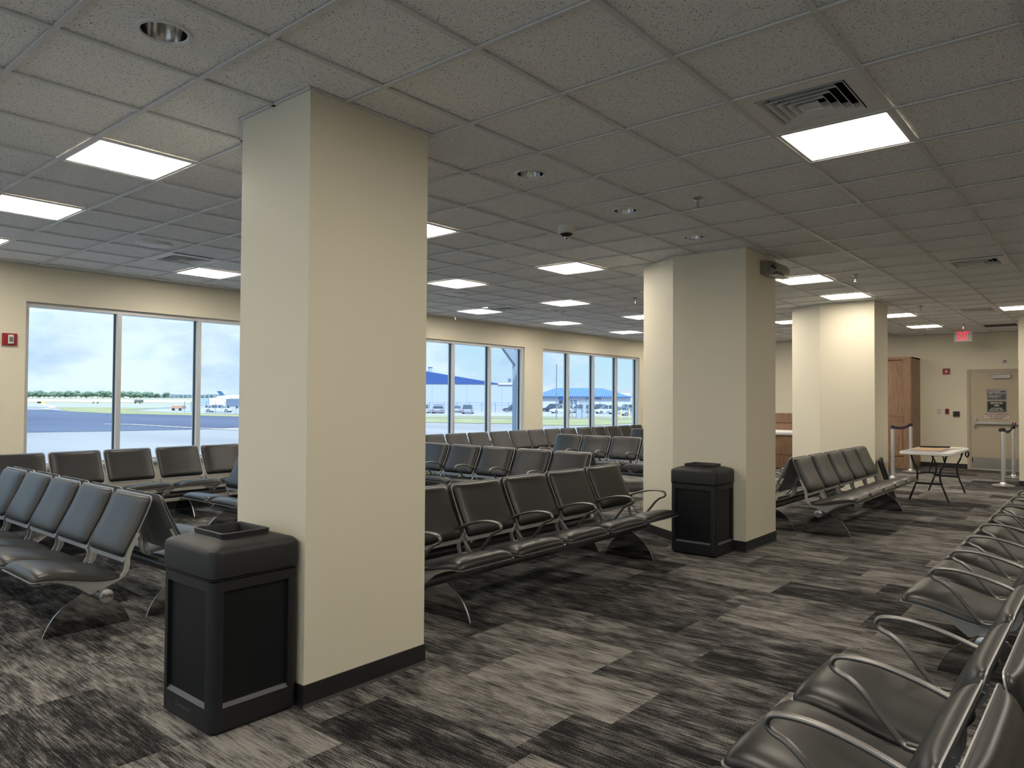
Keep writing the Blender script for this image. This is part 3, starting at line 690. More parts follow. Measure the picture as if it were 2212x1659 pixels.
MB().box(X1 - .02, -.235, .16, X1 - .012, -.215, .26).obj('hinge', blackm, do)
def plate(name, label, y0, y1, z0, z1, m, border=None, r_=.02):
    t = thing(name, label, 'sign', (X1 - .012, (y0 + y1) / 2, (z0 + z1) / 2)); hy, hz = (y1 - y0) / 2, (z1 - z0) / 2
    MB().prism([(p[0], p[1]) for p in rrect(-hy, -hz, hy, hz, r_, 0)], -.006, 0, 'x').obj('sign_plate', m, t)
    if border:
        ro = [(p[0], p[1]) for p in rrect(-hy + .008, -hz + .008, hy - .008, hz - .008, r_ * .8, 0)]; ri = [(p[0], p[1]) for p in rrect(-hy + .013, -hz + .013, hy - .013, hz - .013, r_ * .7, 0)]
        MB().ring([[(-.006, a, b) for a, b in ro], [(-.0072, a, b) for a, b in ro], [(-.0072, a, b) for a, b in ri], [(-.006, a, b) for a, b in ri]], closed=True).obj('sign_border', border, t)
    return t
ey, ez = (0, -1, 0), (0, 0, 1)
greyp = mat('sign_grey', (.085, .09, .10), .4); lett = mat('lettering_white', (.62, .62, .60), .5)
s1 = plate('door_sign', 'grey agency sign with round emblem at the top of the door', -.855, -.495, 1.515, 1.755, greyp, lett)
text('sign_text', 'TRANSPORTATION\nSECURITY\nADMINISTRATION', .032, (-.008, .085 - .01 - .03, .062), ey, ez, lett, s1, 0, .0012, 'LEFT', .82)
text('sign_text', 'ANY PERSON ACCESSING THE SECURE OR\nSTERILE AREA OF THE AIRPORT IS\nSUBJECT TO SEARCH OF THE PERSON\nAND ACCESSIBLE PROPERTY', .017, (-.008, .155, -.035), ey, ez, lett, s1, 0, .0004, 'LEFT', .80)
text('sign_text', 'Pursuant to Title 49 United States Code', .013, (-.008, 0, -.088), ey, ez, lett, s1, 0, .0002, 'CENTER', .8)
MB().ring([[(xx, .105 + rr * math.cos(k * PI / 12), .062 + rr * math.sin(k * PI / 12)) for k in range(24)] for xx, rr in ((-.006, .048), (-.0075, .048))]).obj('emblem_disc', lett, s1)
MB().ring([[(xx, .105 + rr * math.cos(k * PI / 12), .062 + rr * math.sin(k * PI / 12)) for k in range(24)] for xx, rr in ((-.0076, .036), (-.0082, .036))]).obj('emblem_field', greyp, s1)
MB().prism([(.105 - .030, .062 + .012), (.105 - .012, .062 + .004), (.105, .062 - .014), (.105 + .012, .062 + .004), (.105 + .030, .062 + .012), (.105 + .018, .062 - .010), (.105, .062 - .030), (.105 - .018, .062 - .010)], -.009, -.0082, 'x').prism([(.105 - .008, .062 + .010), (.105, .062 + .002), (.105 + .008, .062 + .010), (.105, .062 + .020)], -.009, -.0082, 'x').obj('emblem_eagle', lett, s1)
s2 = plate('door_sign', 'black restricted area sign in the middle of the door', -.855, -.495, 1.255, 1.50, blackm, lett)
text('sign_text', 'RESTRICTED\nAREA', .052, (-.008, 0, .048), ey, ez, lett, s2, 0, .0016, 'CENTER', .78)
text('sign_text', 'AUTHORIZED\nPERSONNEL ONLY', .042, (-.008, 0, -.060), ey, ez, lett, s2, 0, .0010, 'CENTER', .80)
pink = mat('sign_pale', (.62, .54, .50), .5); dred = mat('sign_darkred', (.10, .03, .04), .5)
s3 = plate('door_sign', 'pale push until alarm sounds notice just above the door bar', -.93, -.425, 1.105, 1.235, pink, dred, .006)
text('sign_text', 'PUSH UNTIL ALARM SOUNDS\nDOOR CAN BE OPENED\nIN 15 SECONDS', .043, (-.008, 0, .0), ey, ez, dred, s3, 0, .0006, 'CENTER', .78)
def wallbox(name, label, cat, y, z, hy, hz, m, m2=None, r2=.5, dep=.02):
    t = thing(name, label, cat, (X1, y, z)); MB().box(-dep, -hy, -hz, 0, hy, hz).obj('cover_plate', m, t, bevel=.003)
    if m2: MB().box(-dep - .012, -hy * r2, -hz * r2 * 1.3, -dep, hy * r2, hz * r2 * 1.3).obj('front_unit', m2, t, bevel=.003)
wallbox('fire_alarm', 'red fire alarm strobe on the far wall left of the door', 'alarm', .265, 2.155, .072, .065, redm, whitem, .3, .03)
wallbox('light_switch', 'small silver switch plate on the far wall', 'switch', .415, 1.255, .035, .057, silver, whitem, .35, .008)
wallbox('pull_station', 'small dark red pull box right of the silver switch', 'alarm', .255, 1.26, .037, .06, redm, blackm, .45, .03)
wallbox('card_reader', 'black square card reader nearest the door frame', 'reader', .075, 1.205, .062, .058, blackm, None, .5, .035)
wallbox('door_sensor', 'small cream motion sensor above the door', 'sensor', -.83, 2.355, .06, .033, whitem, smoke, .5, .03)

# cabinet
cb = thing('tall_cabinet', 'tall oak cabinet with a recessed panel against the far wall', 'cabinet', (16.80, .79, 0))
HC = 2.46; DW = 1.6
m = MB(); m.box(.04, .0, 0, .895, .02, HC).box(.04, DW - .02, 0, .895, DW, HC).box(.04, 0, HC - .03, .895, DW, HC).box(.06, .02, .02, .895, DW - .02, .06)
m.obj('cabinet_body', wood, cb)
MB().prism([(.04, 0), (.015, .008), (.002, .03), (0, .06), (0, .17), (.06, .17), (.06, 0)], 0, HC).prism([(0, DW - .17), (0, DW - .03), (.03, DW), (.06, DW), (.06, DW - .17)], 0, HC).box(0, .17, HC - .055, .06, DW - .17, HC).box(0, .17, 1.15, .06, DW - .17, 1.20).obj('face_frame', wood, cb)
MB().box(.055, .17, 1.20, .07, DW - .17, HC - .055).obj('back_panel', wood, cb)
for k in (0, 1):
    y0 = .175 + k * .632
    d1 = MB().box(-.004, y0, .27, .055, y0 + .62, 1.145).obj('cabinet_door', wood, cb, bevel=.002)
    yh = y0 + (.56 if k == 0 else .06)
    MB().tube([(-.004, yh, 1.11), (-.03, yh, 1.10), (-.03, yh, 1.02), (-.004, yh, 1.01)], .006).obj('door_handle', silver, d1)
MB().box(.004, .172, .0, .055, DW - .172, .255).obj('plinth', wood, cb)
MB().box(.30, -.004, 1.18, .42, .0, 1.30).obj('access_cover', mat('cover_brown', (.20, .14, .08), .5), cb)

# gate desk behind the second pillar
dk = thing('gate_desk', 'oak gate counter with white edge, seen between second and third pillars', 'counter', (14.95, 2.2, 0))
MB().box(.05, 0, 0, .75, 2.4, .285).box(.05, 0, .295, .75, 2.4, .715).obj('desk_base', wood, dk)
MB().box(.06, .01, .28, .7, 2.39, .30).box(.56, .0, .965, .70, 2.4, .985).obj('shadow_gap', blackm, dk)
MB().prism([(0.02, .72), (0.0, .745), (0.0, .785), (.02, .815), (.8, .815), (.8, .72)], -.02, 2.42, 'y').obj('counter_top', whitem, dk, 30)
MB().box(.55, 0, .815, .75, 2.4, .968).box(.55, 0, .983, .75, 2.4, 1.195).obj('back_ledge', wood, dk)
oc = thing('office_chair', 'black office chair with a silver arm, barely showing at the gate desk', 'chair', (14.15, 3.16, 0), R(95))
MB().box(-.24, -.24, .44, .24, .24, .52).obj('seat', blackm, oc, bevel=.03)
MB().box(-.22, .20, .60, .22, .26, 1.10).obj('backrest', blackm, oc, bevel=.025)
for s_ in (-1, 1):
    ar = MB().tube([(s_ * .24, 0, .48), (s_ * .29, .02, .52), (s_ * .29, -.02, .68)], .014).obj('armrest', silver, oc)
    MB().box(s_ * .29 - .03, -.14, .68, s_ * .29 + .03, .12, .71).obj('arm_pad', blackm, ar)
MB().tube([(0, 0, .08), (0, 0, .44)], .03).obj('column', silver, oc)
for k in range(5): MB().tube([(0, 0, .09), (.28 * math.cos(k * 1.2566), .28 * math.sin(k * 1.2566), .06)], .018).lathe([(.03, .0), (.03, .05)], (.28 * math.cos(k * 1.2566), .28 * math.sin(k * 1.2566)), 10).obj('leg', blackm, oc)
MB().tube([(0, .0, .46), (0, .30, .48), (0, .25, .70)], .02).obj('back_stem', blackm, oc)

# stanchions
def stanchion(label, x, y):
    t = thing('barrier_post', label, 'post', (x, y, 0), 0, 'silver belt barrier posts')
    MB().lathe([(.175, 0), (.175, .008), (.16, .016), (.06, .035), (.042, .06)], n=36).obj('base', silver, t, 40)
    MB().lathe([(.034, .05), (.034, .955)], n=24).obj('post_tube', posts, t, 40)
    MB().lathe([(.038, .955), (.038, 1.01), (.034, 1.02)], n=24).obj('belt_head', blackm, t, 40)
    return t
P1, P2, P3, P4 = (14.30, .625), (16.10, .672), (14.42, -1.122), (16.20, -1.105)
stanchion('silver belt post nearest the third pillar, left pair', *P1); stanchion('silver belt post in front of the oak cabinet', *P2)
stanchion('silver belt post in front of the exit door, front one of the right pair', *P3); stanchion('silver belt post behind the front one at the right pillar', *P4)
def belt(label, a, b, sag):
    pts = [(a[0] + (b[0] - a[0]) * t, a[1] + (b[1] - a[1]) * t, .985 - sag * 4 * t * (1 - t)) for t in [k / 10 for k in range(11)]]
    m = MB()
    for p, q in zip(pts, pts[1:]):
        m.box(0, 0, 0, 0, 0, 0) if False else None
        b_ = len(m.v); m.v += [(p[0], p[1] - .001, p[2] - .025), (p[0], p[1] + .001, p[2] - .025), (p[0], p[1] + .001, p[2] + .025), (p[0], p[1] - .001, p[2] + .025), (q[0], q[1] - .001, q[2] - .025), (q[0], q[1] + .001, q[2] - .025), (q[0], q[1] + .001, q[2] + .025), (q[0], q[1] - .001, q[2] + .025)]
        for f_ in ((0, 1, 5, 4), (1, 2, 6, 5), (2, 3, 7, 6), (3, 0, 4, 7)): m.f.append([b_ + i for i in f_]); m.m.append(0)
    return tag(m.obj('barrier_belt', navy), label, 'belt', 'navy barrier belts')
belt('navy belt between the two posts at the oak cabinet', (P1[0] + .039, P1[1]), (P2[0] - .039, P2[1]), .04)
belt('navy belt between the two posts at the exit door', (P3[0] + .039, P3[1]), (P4[0] - .039, P4[1]), .06)
MB().box(P3[0] - .03, P3[1] + .034, .955, P3[0] + .03, P3[1] + .06, 1.01).obj('belt_clip', blackm, bpy.data.objects['barrier_post.002']).location = (-P3[0], -P3[1], 0)

# folding table
TX0, TX1, TY0, TY1, TZ = 10.95, 12.62, -.855, -.185, .74
ft = thing('folding_table', 'white folding table with black bent legs in front of the cabinet', 'table', ((TX0 + TX1) / 2, (TY0 + TY1) / 2, 0))
hx, hy = (TX1 - TX0) / 2, (TY1 - TY0) / 2
MB().ring([rrect(-hx + .01, -hy + .01, hx - .01, hy - .01, .05, TZ - .045), rrect(-hx, -hy, hx, hy, .05, TZ - .038), rrect(-hx, -hy, hx, hy, .05, TZ - .006), rrect(-hx + .006, -hy + .006, hx - .006, hy - .006, .05, TZ)]).obj('tabletop', whitem, ft, 40)
for sx in (-1, 1):
    xx = sx * .72 - .10 * sx * 0
    xl = -.52 + (sx + 1) / 2 * 1.45 - .0
    for sy in (-1, 1):
        pts = spline([(xl, sy * .235, TZ - .045), (xl, sy * .20, .56), (xl, sy * .155, .46), (xl, sy * .150, .36), (xl, sy * .165, .27), (xl, sy * .26, .0)], 4)
        MB().tube(pts, .014, n=10).obj('leg', blackm, ft, 40)
    MB().box(xl - .012, -.17, .245, xl + .012, .17, .275).obj('crossbar', blackm, ft)
    xm = xl - sx * .42
    MB().tube([(xl, 0, .42), ((xl + xm) / 2, 0, .52), (xm, 0, TZ - .05)], .010).tube([(xl, -.15, .40), (xl, 0, .43), (xl, .15, .40)], .010).obj('brace', blackm, ft)
MB().tube(spline([(.70, -.32, .70), (.70, -.345, .66), (.70, -.33, .60), (.70, -.30, .64)], 4, True), .012, closed=True).obj('leg_lock', blackm, ft)
tag(MB().box(11.30, -.66, TZ + .008, 11.98, -.28, TZ + .014).obj('cardboard_sheet', cardm, loc=(0, 0, 0)), 'tan cardboard sheet lying on the folding table', 'cardboard')
tag(MB().box(11.0, -.84 + .12, TZ + .001, 12.3, -.22, TZ + .006).obj('poster_sheet', paperm), 'purple grey printed sheet under the cardboard on the table', 'paper')
tag(MB().box(12.05, -.80, TZ + .007, 12.55, -.50, TZ + .010).obj('paper_stack', mat('paper_cream', (.6, .58, .48), .7)), 'cream and blue papers at the right end of the table', 'paper')
for k in range(6):
    x_ = 12.0 + k * .03; y_ = -.27 - k * .065
    tag(MB().tube([(x_, y_, TZ + .022), (x_ + .05 + .02 * (k % 2), y_ - .05, TZ + .024)], .014, n=8).obj('marker_pen', blackm), 'black marker lying in the row at the far side of the table', 'pen', 'black markers on the table')

# leaning board
lb = thing('leaning_board', 'black slatted board leaning against the third pillar behind the bench', 'board', (10.99, -.115, 0))
o = MB().box(-.09, -.012, 0, .09, .012, .66).obj('board_panel', blackm, lb); o.rotation_euler = (R(-14), R(-16), 0)
o2 = MB().box(-.03, -.02, .02, -.02, -.012, .64).box(.02, -.02, .02, .03, -.012, .64).box(-.09, -.02, .60, .09, -.012, .66).obj('ribs', base_m, lb); o2.rotation_euler = (R(-14), R(-16), 0)

# ================================================================== OUTSIDE
G = -1.45
FH = Vector((F.x, F.y, 0)).normalized(); SH = Vector((FH.y, -FH.x, 0))
SITE_ROT = math.atan2(SH.y, SH.x)
def P(d, l, z=0): return Vector((EYE.x, EYE.y, 0)) + FH * d + SH * l + Vector((0, 0, G + z))
def area(name, m, pts, z): return struct(MB().poly([P(d, l, z) for d, l in pts]).obj(name, m))
area('ground', drygrass, [(-300, -1500), (-300, 1500), (4500, 3500), (4500, -4500)], -.05)
area('ground_apron', concrete, [(-40, -300), (-40, 300), (125, 300), (190, -117), (190, -300)], 0)
area('ground_asphalt', asphalt, [(56, -200), (57.8, -38.6), (61, -33), (65, -28), (70, -26.3), (76, -20), (95, -20), (107, -40.2), (112, -48.9), (121, -66), (136, -83), (150, -95), (165, -200)], .02)
area('ground_grass', grass, [(186, -117), (136, -83), (121, -66), (112, -48.9), (107, -40.2), (100, -30), (93, -20), (87, -10), (83.5, .6), (79.7, 3.5), (80, 9), (88, 14.7), (90, 60), (118, 60), (118, -12), (124, -40), (134, -52), (150, -80), (187, -90)], .04)
area('ground_sidewalk', concrete, [(105, -14), (105, 60), (109, 60), (109, -14)], .07)
area('ground_parking', asph2, [(118, 200), (118, -20), (122, -47), (130, -60), (145, -75), (230, -95), (300, -20), (300, 200)], .06)
area('ground_taxiway', asph2, [(187, -500), (187, -90), (240, -60), (272, -60), (272, -500)], .03)
area('ground_runway', whiteline, [(345, -900), (345, 0), (600, 0), (600, -900)], .03)
def line(label, pts, w_, m):
    for k, (a, b) in enumerate(zip(pts, pts[1:])):
        pass
    b_ = MB()
    for a, b in zip(pts, pts[1:]):
        A, B = P(*a, .06), P(*b, .06); n_ = Vector((-(B - A).y, (B - A).x, 0)).normalized() * w_ / 2
        b_.poly([A - n_, B - n_, B + n_, A + n_])
    return tag(b_.obj('taxi_line', m), label, 'marking')
line('faded yellow taxi line curving over the dark asphalt', [(75.3, -42.2), (74.3, -38.7), (67, -29.2), (64.3, -24.2), (60, -16)], .35, linem)
line('pale edge line at the tip of the grass strip', [(265, -172), (186, -117), (160, -103)], 1.2, linem)

def site(name, label, cat, d, l, yaw=0, group=None):
    p = P(d, l); t = thing(name, label, cat, p, SITE_ROT + R(yaw), group); return t
# local axes at the site: x = to the viewer's right, y = away from the viewer, z up
hg = site('hangar', 'large grey hangar with a blue gable behind the middle window', 'building', 170, 0)
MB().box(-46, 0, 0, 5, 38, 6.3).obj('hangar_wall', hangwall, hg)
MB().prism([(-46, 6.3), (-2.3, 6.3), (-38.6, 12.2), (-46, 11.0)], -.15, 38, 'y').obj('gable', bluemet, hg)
MB().box(-3.2, -.3, 6.2, 5.2, 38, 6.45).obj('roof_edge', whitem, hg)
m = MB()
for x_ in (-42, -34, -26.5, -18.6, -10.6, -2.3): m.box(x_ - .06, -.05, 0, x_ + .06, 0, 6.2)
m.obj('wall_seam', steelblue, hg)
MB().lathe([(.5, 8.9), (.5, 10.2), (.7, 10.3), (.1, 10.7)], (-19.4, 2), 16).obj('roof_vent', hangwall, hg)
pl = site('light_pole', 'twin floodlight pole above the hangar roof corner', 'lamp post', 216, .5)
MB().tube([(0, 0, 0), (0, 0, 8.3)], .12).tube([(-1.1, 0, 8.0), (0, 0, 7.7), (1.0, 0, 8.1)], .07).obj('pole', steelblue, pl)
for s_ in (-1.2, 1.1): MB().box(s_ - .5, -.3, 7.9, s_ + .4, .3, 8.9).obj('floodlight', fencem, pl, bevel=.1)
# low building with hip roof
of = site('terminal_building', 'white low building with a ribbed blue hip roof outside the third window', 'building', 217, 0)
zE, zR = 3.6, 6.25
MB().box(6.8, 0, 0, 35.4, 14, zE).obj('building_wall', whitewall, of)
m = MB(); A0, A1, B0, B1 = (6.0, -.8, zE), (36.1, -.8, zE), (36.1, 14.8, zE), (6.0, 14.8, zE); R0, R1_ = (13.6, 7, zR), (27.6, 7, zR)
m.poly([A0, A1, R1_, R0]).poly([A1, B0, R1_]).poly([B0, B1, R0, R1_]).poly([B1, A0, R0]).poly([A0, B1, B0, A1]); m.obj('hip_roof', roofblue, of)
m = MB()
for k in range(46):
    x_ = 6.6 + k * .64; t = min(1, (x_ - 6.0) / 7.6, (36.1 - x_) / 8.5); m.tube([(x_, -.8, zE + .02), (x_, -.8 + 7.8 * t, zE + .03 + (zR - zE) * t)], .07, n=4)
m.obj('roof_ribs', bluemet, of)
MB().box(5.95, -.86, zE - .12, 36.15, -.78, zE + .06).obj('fascia', bluemet, of)
m = MB().prism([(14.0, 2.75), (14.3, 3.1), (14.9, 3.4), (15.7, 3.42), (16.5, 3.3), (17, 3.0), (17.1, 2.75)], -1.6, 0, 'y'); m.obj('awning', bluemet, of, 40)
for x_ in (14.6, 16.1, 17.9, 19.0): MB().box(x_ - .42, -.04, 1.2, x_ + .42, .02, 2.35 if x_ < 17 else 2.5).obj('building_window', fencem, of)
MB().tube([(26.3, -.08, 0), (26.3, -.08, zE)], .07).obj('downpipe', hangwall, of)
text('building_letters', 'SHELTAIR', .95, (24.2, -.06, 3.05), (1, 0, 0), (0, 0, 1), fencem, of, .35, .02, 'CENTER', 1.15)
bt = site('warehouse', 'pale tan warehouse partly hidden behind the blue roof', 'building', 262, 0)
MB().box(33, 0, 0, 60, 20, 6.2).prism([(33, 6.2), (60, 6.2), (60, 6.3), (38, 6.9), (33, 6.9)], 0, 20, 'y').obj('warehouse_wall', tanwall, bt)
MB().box(37, -.1, 0, 42.5, 0, 5.0).obj('large_door', whitem, bt)
# utility pole
up = site('utility_pole', 'tall bare wooden pole outside the third window', 'pole', 106, 6.5)
MB().tube([(0, 0, 0), (0, 0, 8.0)], .075, n=10).obj('pole', polem, up)
MB().box(-.3, -.12, 5.6, -.1, .12, 5.9).obj('pole_box', steelblue, up)
# gate / fence groups
def fence(label, d, xs_, h, rails=True, thick=.05, tall=None):
    f_ = site('chain_fence', label, 'fence', d, 0)
    for k, x_ in enumerate(xs_):
        MB().tube([(x_, 0, 0), (x_, 0, (h + (tall or {}).get(k, 0)))], thick, n=8).obj('fence_post', fencem, f_)
    if rails:
        m = MB().tube([(xs_[0], 0, h - .05), (xs_[-1], 0, h - .05)], thick * .45, n=6).tube([(xs_[0], 0, h * .72), (xs_[-1], 0, h * .72)], thick * .35, n=6).tube([(xs_[0], 0, .1), (xs_[-1], 0, .1)], thick * .35, n=6)
        x_ = xs_[0]
        while x_ < xs_[-1]:
            m.tube([(x_, 0, .05), (min(x_ + h, xs_[-1]), 0, h * min(1, (xs_[-1] - x_) / h))], .006, n=3); m.tube([(x_, 0, h - .05), (min(x_ + h, xs_[-1]), 0, h - h * min(1, (xs_[-1] - x_) / h))], .006, n=3); x_ += .45
        m.obj('wire_mesh', fencem, f_)
    return f_
fence('chain link fence along the hangar parking, middle window', 150, [-20, -17, -14, -11.3, -8.8, -6.2, -3.4, -.7, 2.1, 5], 2.1)
fence('dark open gate and fence posts outside the third window', 112, [8.2, 8.5, 8.9, 9.3, 9.9, 10.5, 10.8, 11.1, 11.4, 11.7, 11.95, 12.3], 2.5, True, .05, {3: .5, 5: .35, 8: .6})
MB().box(10.0, -.1, 0, 10.7, .1, 1.3).box(10.95, -.12, 0, 11.4, .12, 2.2).obj('gate_box', steelblue, bpy.data.objects['chain_fence.001'])
fence('tall fence posts left of the white sedan, left window', 138, [-62.2, -60.9, -60.2, -59.5], 2.1, True, .06, {2: 1.2})
fence('fence posts standing in front of the white sedan', 126, [-53, -51.4, -49.7, -47.8, -46], 2.1, True, .04)
for l_, n_ in ((16.1, 'left one'), (17.3, 'right one')):
    b_ = site('bollard', 'yellow bollard outside the third window, ' + n_, 'bollard', 107, l_, 0, 'yellow bollards outside'); MB().lathe([(.1, 0), (.1, 1.3), (.07, 1.38), (.02, 1.4)], n=12).obj('bollard_post', yellow, b_, 40)

# cars : local x = length
def car(label, d, l, yaw, colr, kind='sedan', length=4.7, wd=1.8):
    c = site('car', label, 'car', d, l, yaw)
    pm = MATS.get('car_%s' % (colr,)) or mat('car_%s' % (colr,), colr, .25, 0, .5, coat=.5)
    hl = length / 2; suv = kind != 'sedan'
    bh = .95 if kind == 'pickup' else (.98 if suv else .86)
    body = [(-hl, .35), (-hl - .02, .6), (-hl + .05, bh - .06), (-hl + .3, bh), (hl - 1.1, bh - .02), (hl - .25, bh - .16), (hl, .62), (hl, .32), (hl - .4, .24), (-hl + .4, .24)]
    MB().prism(body, -wd / 2, wd / 2, 'y').obj('body', pm, c, 30, .05)
    top = 1.78 if suv else 1.43
    if kind == 'pickup': gh = [(-.4, bh - .03), (-.3, top), (.7, top), (1.25, bh - .03)]
    elif suv: gh = [(-hl + .05, bh - .03), (-hl + .35, top - .05), (-hl + .7, top), (hl - 2.0, top), (hl - 1.15, bh - .03)]
    else: gh = [(-hl + .55, bh - .03), (-hl + 1.15, top - .02), (-hl + 1.6, top), (hl - 2.2, top), (hl - 1.35, bh - .03)]
    cx_ = sum(p[0] for p in gh) / len(gh); k = .9
    lo = [[(p[0], y_ * (wd / 2 - (.05 if p[1] < 1.2 else .22)), p[1]) for p in gh] for y_ in (-1, 1)]
    MB().ring(lo).obj('cabin', glassd, c, 30)
    rf = [p for p in gh if p[1] > 1.2]
    MB().ring([[(p[0], y_ * (wd / 2 - .21), p[1] + dz) for p, dz in [(q, .03) for q in rf] + [(q, -.05) for q in rf[::-1]]] for y_ in (-1, 1)]).obj('roof', pm, c, 30)
    for px_ in ((-.3, .9) if kind == 'pickup' else (-hl + 1.3 if not suv else -hl + .7, 0.0)):
        MB().ring([[(px_ + dx, s__ * (wd / 2 - .035 - (.0 if z_ < 1.2 else .165)), z_) for dx, z_ in ((-.05, bh - .04), (.05, bh - .04), (.05, top - .02), (-.05, top - .02))] for s__ in (-1, 1)]).obj('door_pillar', pm, c)
    for sx in (-1, 1):
        for sy in (-1, 1):
            wx, wy = sx * (hl - .85), sy * (wd / 2 - .1); wo = MB().ring([[(wx + .33 * math.cos(k_ * PI / 10), wy + dy, .33 + .33 * math.sin(k_ * PI / 10)) for k_ in range(20)] for dy in (-.11, .11)]).obj('wheel', tyre, c, 40)
            MB().ring([[(wx + .2 * math.cos(k_ * PI / 10), wy + dy, .33 + .2 * math.sin(k_ * PI / 10)) for k_ in range(20)] for dy in (sy * .1, sy * .12)]).obj('hubcap', silver, wo)
    MB().box(-hl - .03, -wd / 2 + .08, .62, -hl + .02, -wd / 2 + .38, .78).box(-hl - .03, wd / 2 - .38, .62, -hl + .02, wd / 2 - .08, .78).obj('tail_light', redm, c)
    MB().box(hl - .06, -wd / 2 + .1, .56, hl + .01, -wd / 2 + .42, .7).box(hl - .06, wd / 2 - .42, .56, hl + .01, wd / 2 - .1, .7).obj('headlight', whitem, c)
    for s_ in (-1, 1): MB().box(hl - 1.75, s_ * (wd / 2 + .02) - (.12 if s_ < 0 else 0), bh - .02, hl - 1.6, s_ * (wd / 2 + .02) + (.12 if s_ > 0 else 0), bh + .14).obj('side_mirror', pm, c)
    return c
sil = (.27, .31, .38); wht = (.46, .50, .56); drk = (.05, .06, .09); gry = (.22, .25, .31)
car('white sedan parked side on outside the left window', 135.6, -54.6, 0, wht, 'sedan', 5.0)
car('grey pickup seen from behind, left in the middle window', 138, -14.0, 90, gry, 'pickup', 5.4, 2.0)
car('white vehicle cut by the frame at the left of the middle window', 139, -16.6, 90, wht, 'suv')
car('small silver sedan between the pickup and the suv', 146, -11.0, 90, sil, 'sedan', 4.5)
car('silver suv seen from behind in the middle window', 136, -8.2, 90, sil, 'suv', 4.7, 1.95)
car('dark suv side on at the right of the middle window', 157, .4, 180, drk, 'suv', 4.8)
car('dark suv parked behind the wooden pole, third window', 160, 9.0, 90 + 60, drk, 'suv', 4.9)
car('white hatchback just right of the wooden pole', 146, 9.9, 200, wht, 'suv', 4.6)
car('silver van behind the gate posts', 150, 14.0, 150, sil, 'suv', 4.8)
car('dark suv right of the gate posts', 157, 18.3, 205, drk, 'suv', 4.8)
car('white suv near the right side of the third window', 145, 18.9, 200, wht, 'suv', 4.9)
car('silver sedan between the white suv and the yellow bollards', 140, 20.8, 195, sil, 'sedan', 4.8)
car('silver sedan beside the yellow bollards at the window edge', 128, 21.3, 195, sil, 'sedan', 4.8)
car('white suv far right behind the silver sedan', 165, 26.0, 200, wht, 'suv', 4.8)
car('grey car in the back row of the parking lot', 175, 22.0, 200, gry, 'sedan', 4.7)

# apron equipment and plane, left window
ap = site('airliner', 'white airliner with a blue tail far outside the left window', 'aircraft', 329, -125.5)
MB().ring([[(x_, r_ * math.cos(k * PI / 8), 2.75 + r_ * math.sin(k * PI / 8) * 1.0) for k in range(16)] for x_, r_ in ((-9, .1), (-6, .7), (-2, 1.0), (22, 1.05), (25, .8), (26.5, .15))]).obj('fuselage', whitem, ap, 40)
MB().prism([(-6.5, 3.3), (-8.2, 5.5), (-6.2, 5.5), (-4.6, 3.7)], -.12, .12, 'y').obj('tail_fin', mat('tail_blue', (.04, .12, .24), .5), ap)
MB().prism([(4, -14), (6, -14), (12, 0), (6, 0)], 2.3, 2.5).obj('wing', whitem, ap)
MB().lathe([(.4, 0), (.4, .8)], (2, 0)).lathe([(.4, 0), (.4, .8)], (21, 0)).tube([(2, 0, .5), (2, 0, 2)], .12).tube([(21, 0, .5), (21, 0, 2)], .12).obj('landing_gear', tyre, ap)
def cart(label, d, l, sx, sz, m, cat='vehicle', name='baggage_cart'):
    t = site(name, label, cat, d, l)
    MB().box(-sx / 2, -1, .45, sx / 2, 1, sz).obj('cargo_box', m, t, bevel=.06)
    for a in (-1, 1): MB().ring([[(a * sx * .33 + .3 * math.cos(k * PI / 8), dy, .3 + .3 * math.sin(k * PI / 8)) for k in range(16)] for dy in (-1.02, -.8)]).obj('wheel', tyre, t)
    return t
cart('dark blue baggage container right of the white sedan', 184, -70.4, 3.3, 2.4, fencem)
cart('white service truck behind the white sedan', 190, -76.5, 4.5, 2.6, whitem, 'truck', 'service_truck')
cart('white box truck beside the blue container', 196, -83, 3.0, 2.5, steelblue, 'truck', 'service_truck')
cart('small orange and white utility cart on the grass edge', 149, -68.3, 2.1, 1.1, orangem, 'vehicle', 'utility_cart')
cart('small white service vehicle far out by the runway', 294, -168, 2.6, 1.6, whitem, 'vehicle', 'utility_cart')
cart('tiny white vehicle on the runway strip, right of the first mullion', 294, -151, 2.8, 1.5, gun, 'vehicle', 'utility_cart')
sg = site('taxiway_sign', 'low black and yellow taxiway sign on the grass', 'sign', 271, -175.6)
MB().box(-1.4, -.1, .1, .1, .1, .75).obj('black_panel', blackm, sg); MB().box(.1, -.1, .1, 1.5, .1, .75).obj('yellow_panel', yellow, sg)

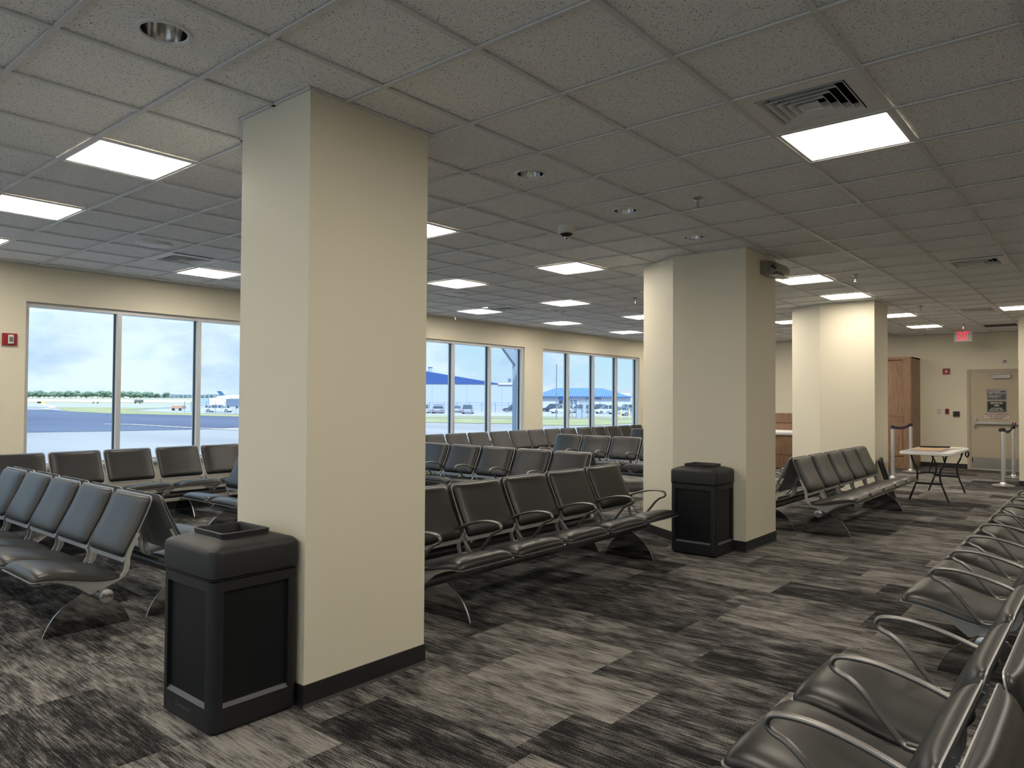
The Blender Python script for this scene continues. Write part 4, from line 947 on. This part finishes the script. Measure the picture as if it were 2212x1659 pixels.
# trees beyond the runway
def tree(label, d, l, h, wd_, m, grp):
    t = site('distant_tree', label, 'tree', d, l, 0, grp)
    MB().tube([(0, 0, 0), (0, 0, h * .5)], h * .03, n=6).obj('trunk', polem, t)
    bm = bmesh.new()
    for k in range(7):
        r_ = h * random.uniform(.20, .28); mtx = Matrix.Translation((random.uniform(-1, 1) * wd_ * .36, random.uniform(-1, 1) * wd_ * .3, h * random.uniform(.34, .72))) @ Matrix.Diagonal((1.15, 1.0, .85, 1))
        bmesh.ops.create_icosphere(bm, subdivisions=2, radius=r_, matrix=mtx)
    for v_ in bm.verts: v_.co += Vector((random.uniform(-1, 1), random.uniform(-1, 1), random.uniform(-1, 1))) * h * .035
    me = bpy.data.meshes.new('crown'); bm.to_mesh(me); bm.free(); me.materials.append(m); me.shade_smooth(); link('crown', me, t)
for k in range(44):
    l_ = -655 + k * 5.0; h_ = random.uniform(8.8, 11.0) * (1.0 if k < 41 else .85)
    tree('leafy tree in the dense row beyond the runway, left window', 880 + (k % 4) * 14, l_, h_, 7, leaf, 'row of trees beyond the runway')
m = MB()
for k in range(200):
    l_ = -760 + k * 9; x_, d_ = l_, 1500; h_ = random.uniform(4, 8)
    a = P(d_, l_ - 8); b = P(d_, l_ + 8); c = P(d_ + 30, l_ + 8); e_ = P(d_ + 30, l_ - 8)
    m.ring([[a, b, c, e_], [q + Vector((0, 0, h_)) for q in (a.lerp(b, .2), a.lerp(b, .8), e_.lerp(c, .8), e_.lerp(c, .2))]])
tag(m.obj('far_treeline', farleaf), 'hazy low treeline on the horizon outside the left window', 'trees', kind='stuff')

# canopy frame just outside the middle window
cf = thing('canopy_frame', 'light blue steel canopy post with a diagonal brace outside the middle window', 'structure', (12.03, 8.12, G))
MB().box(-.055, -.055, 0, .055, .055, 5.2).obj('post', steelblue, cf)
MB().prism([(-.05, 3.72), (-.62, 4.20), (-1.05, 4.62), (-.95, 4.72), (-.50, 4.33), (-.05, 3.92)], -.04, .04, 'y').obj('brace', steelblue, cf)
MB().box(-2.4, -.05, 4.65, 2.0, .05, 4.85).obj('beam', steelblue, cf)
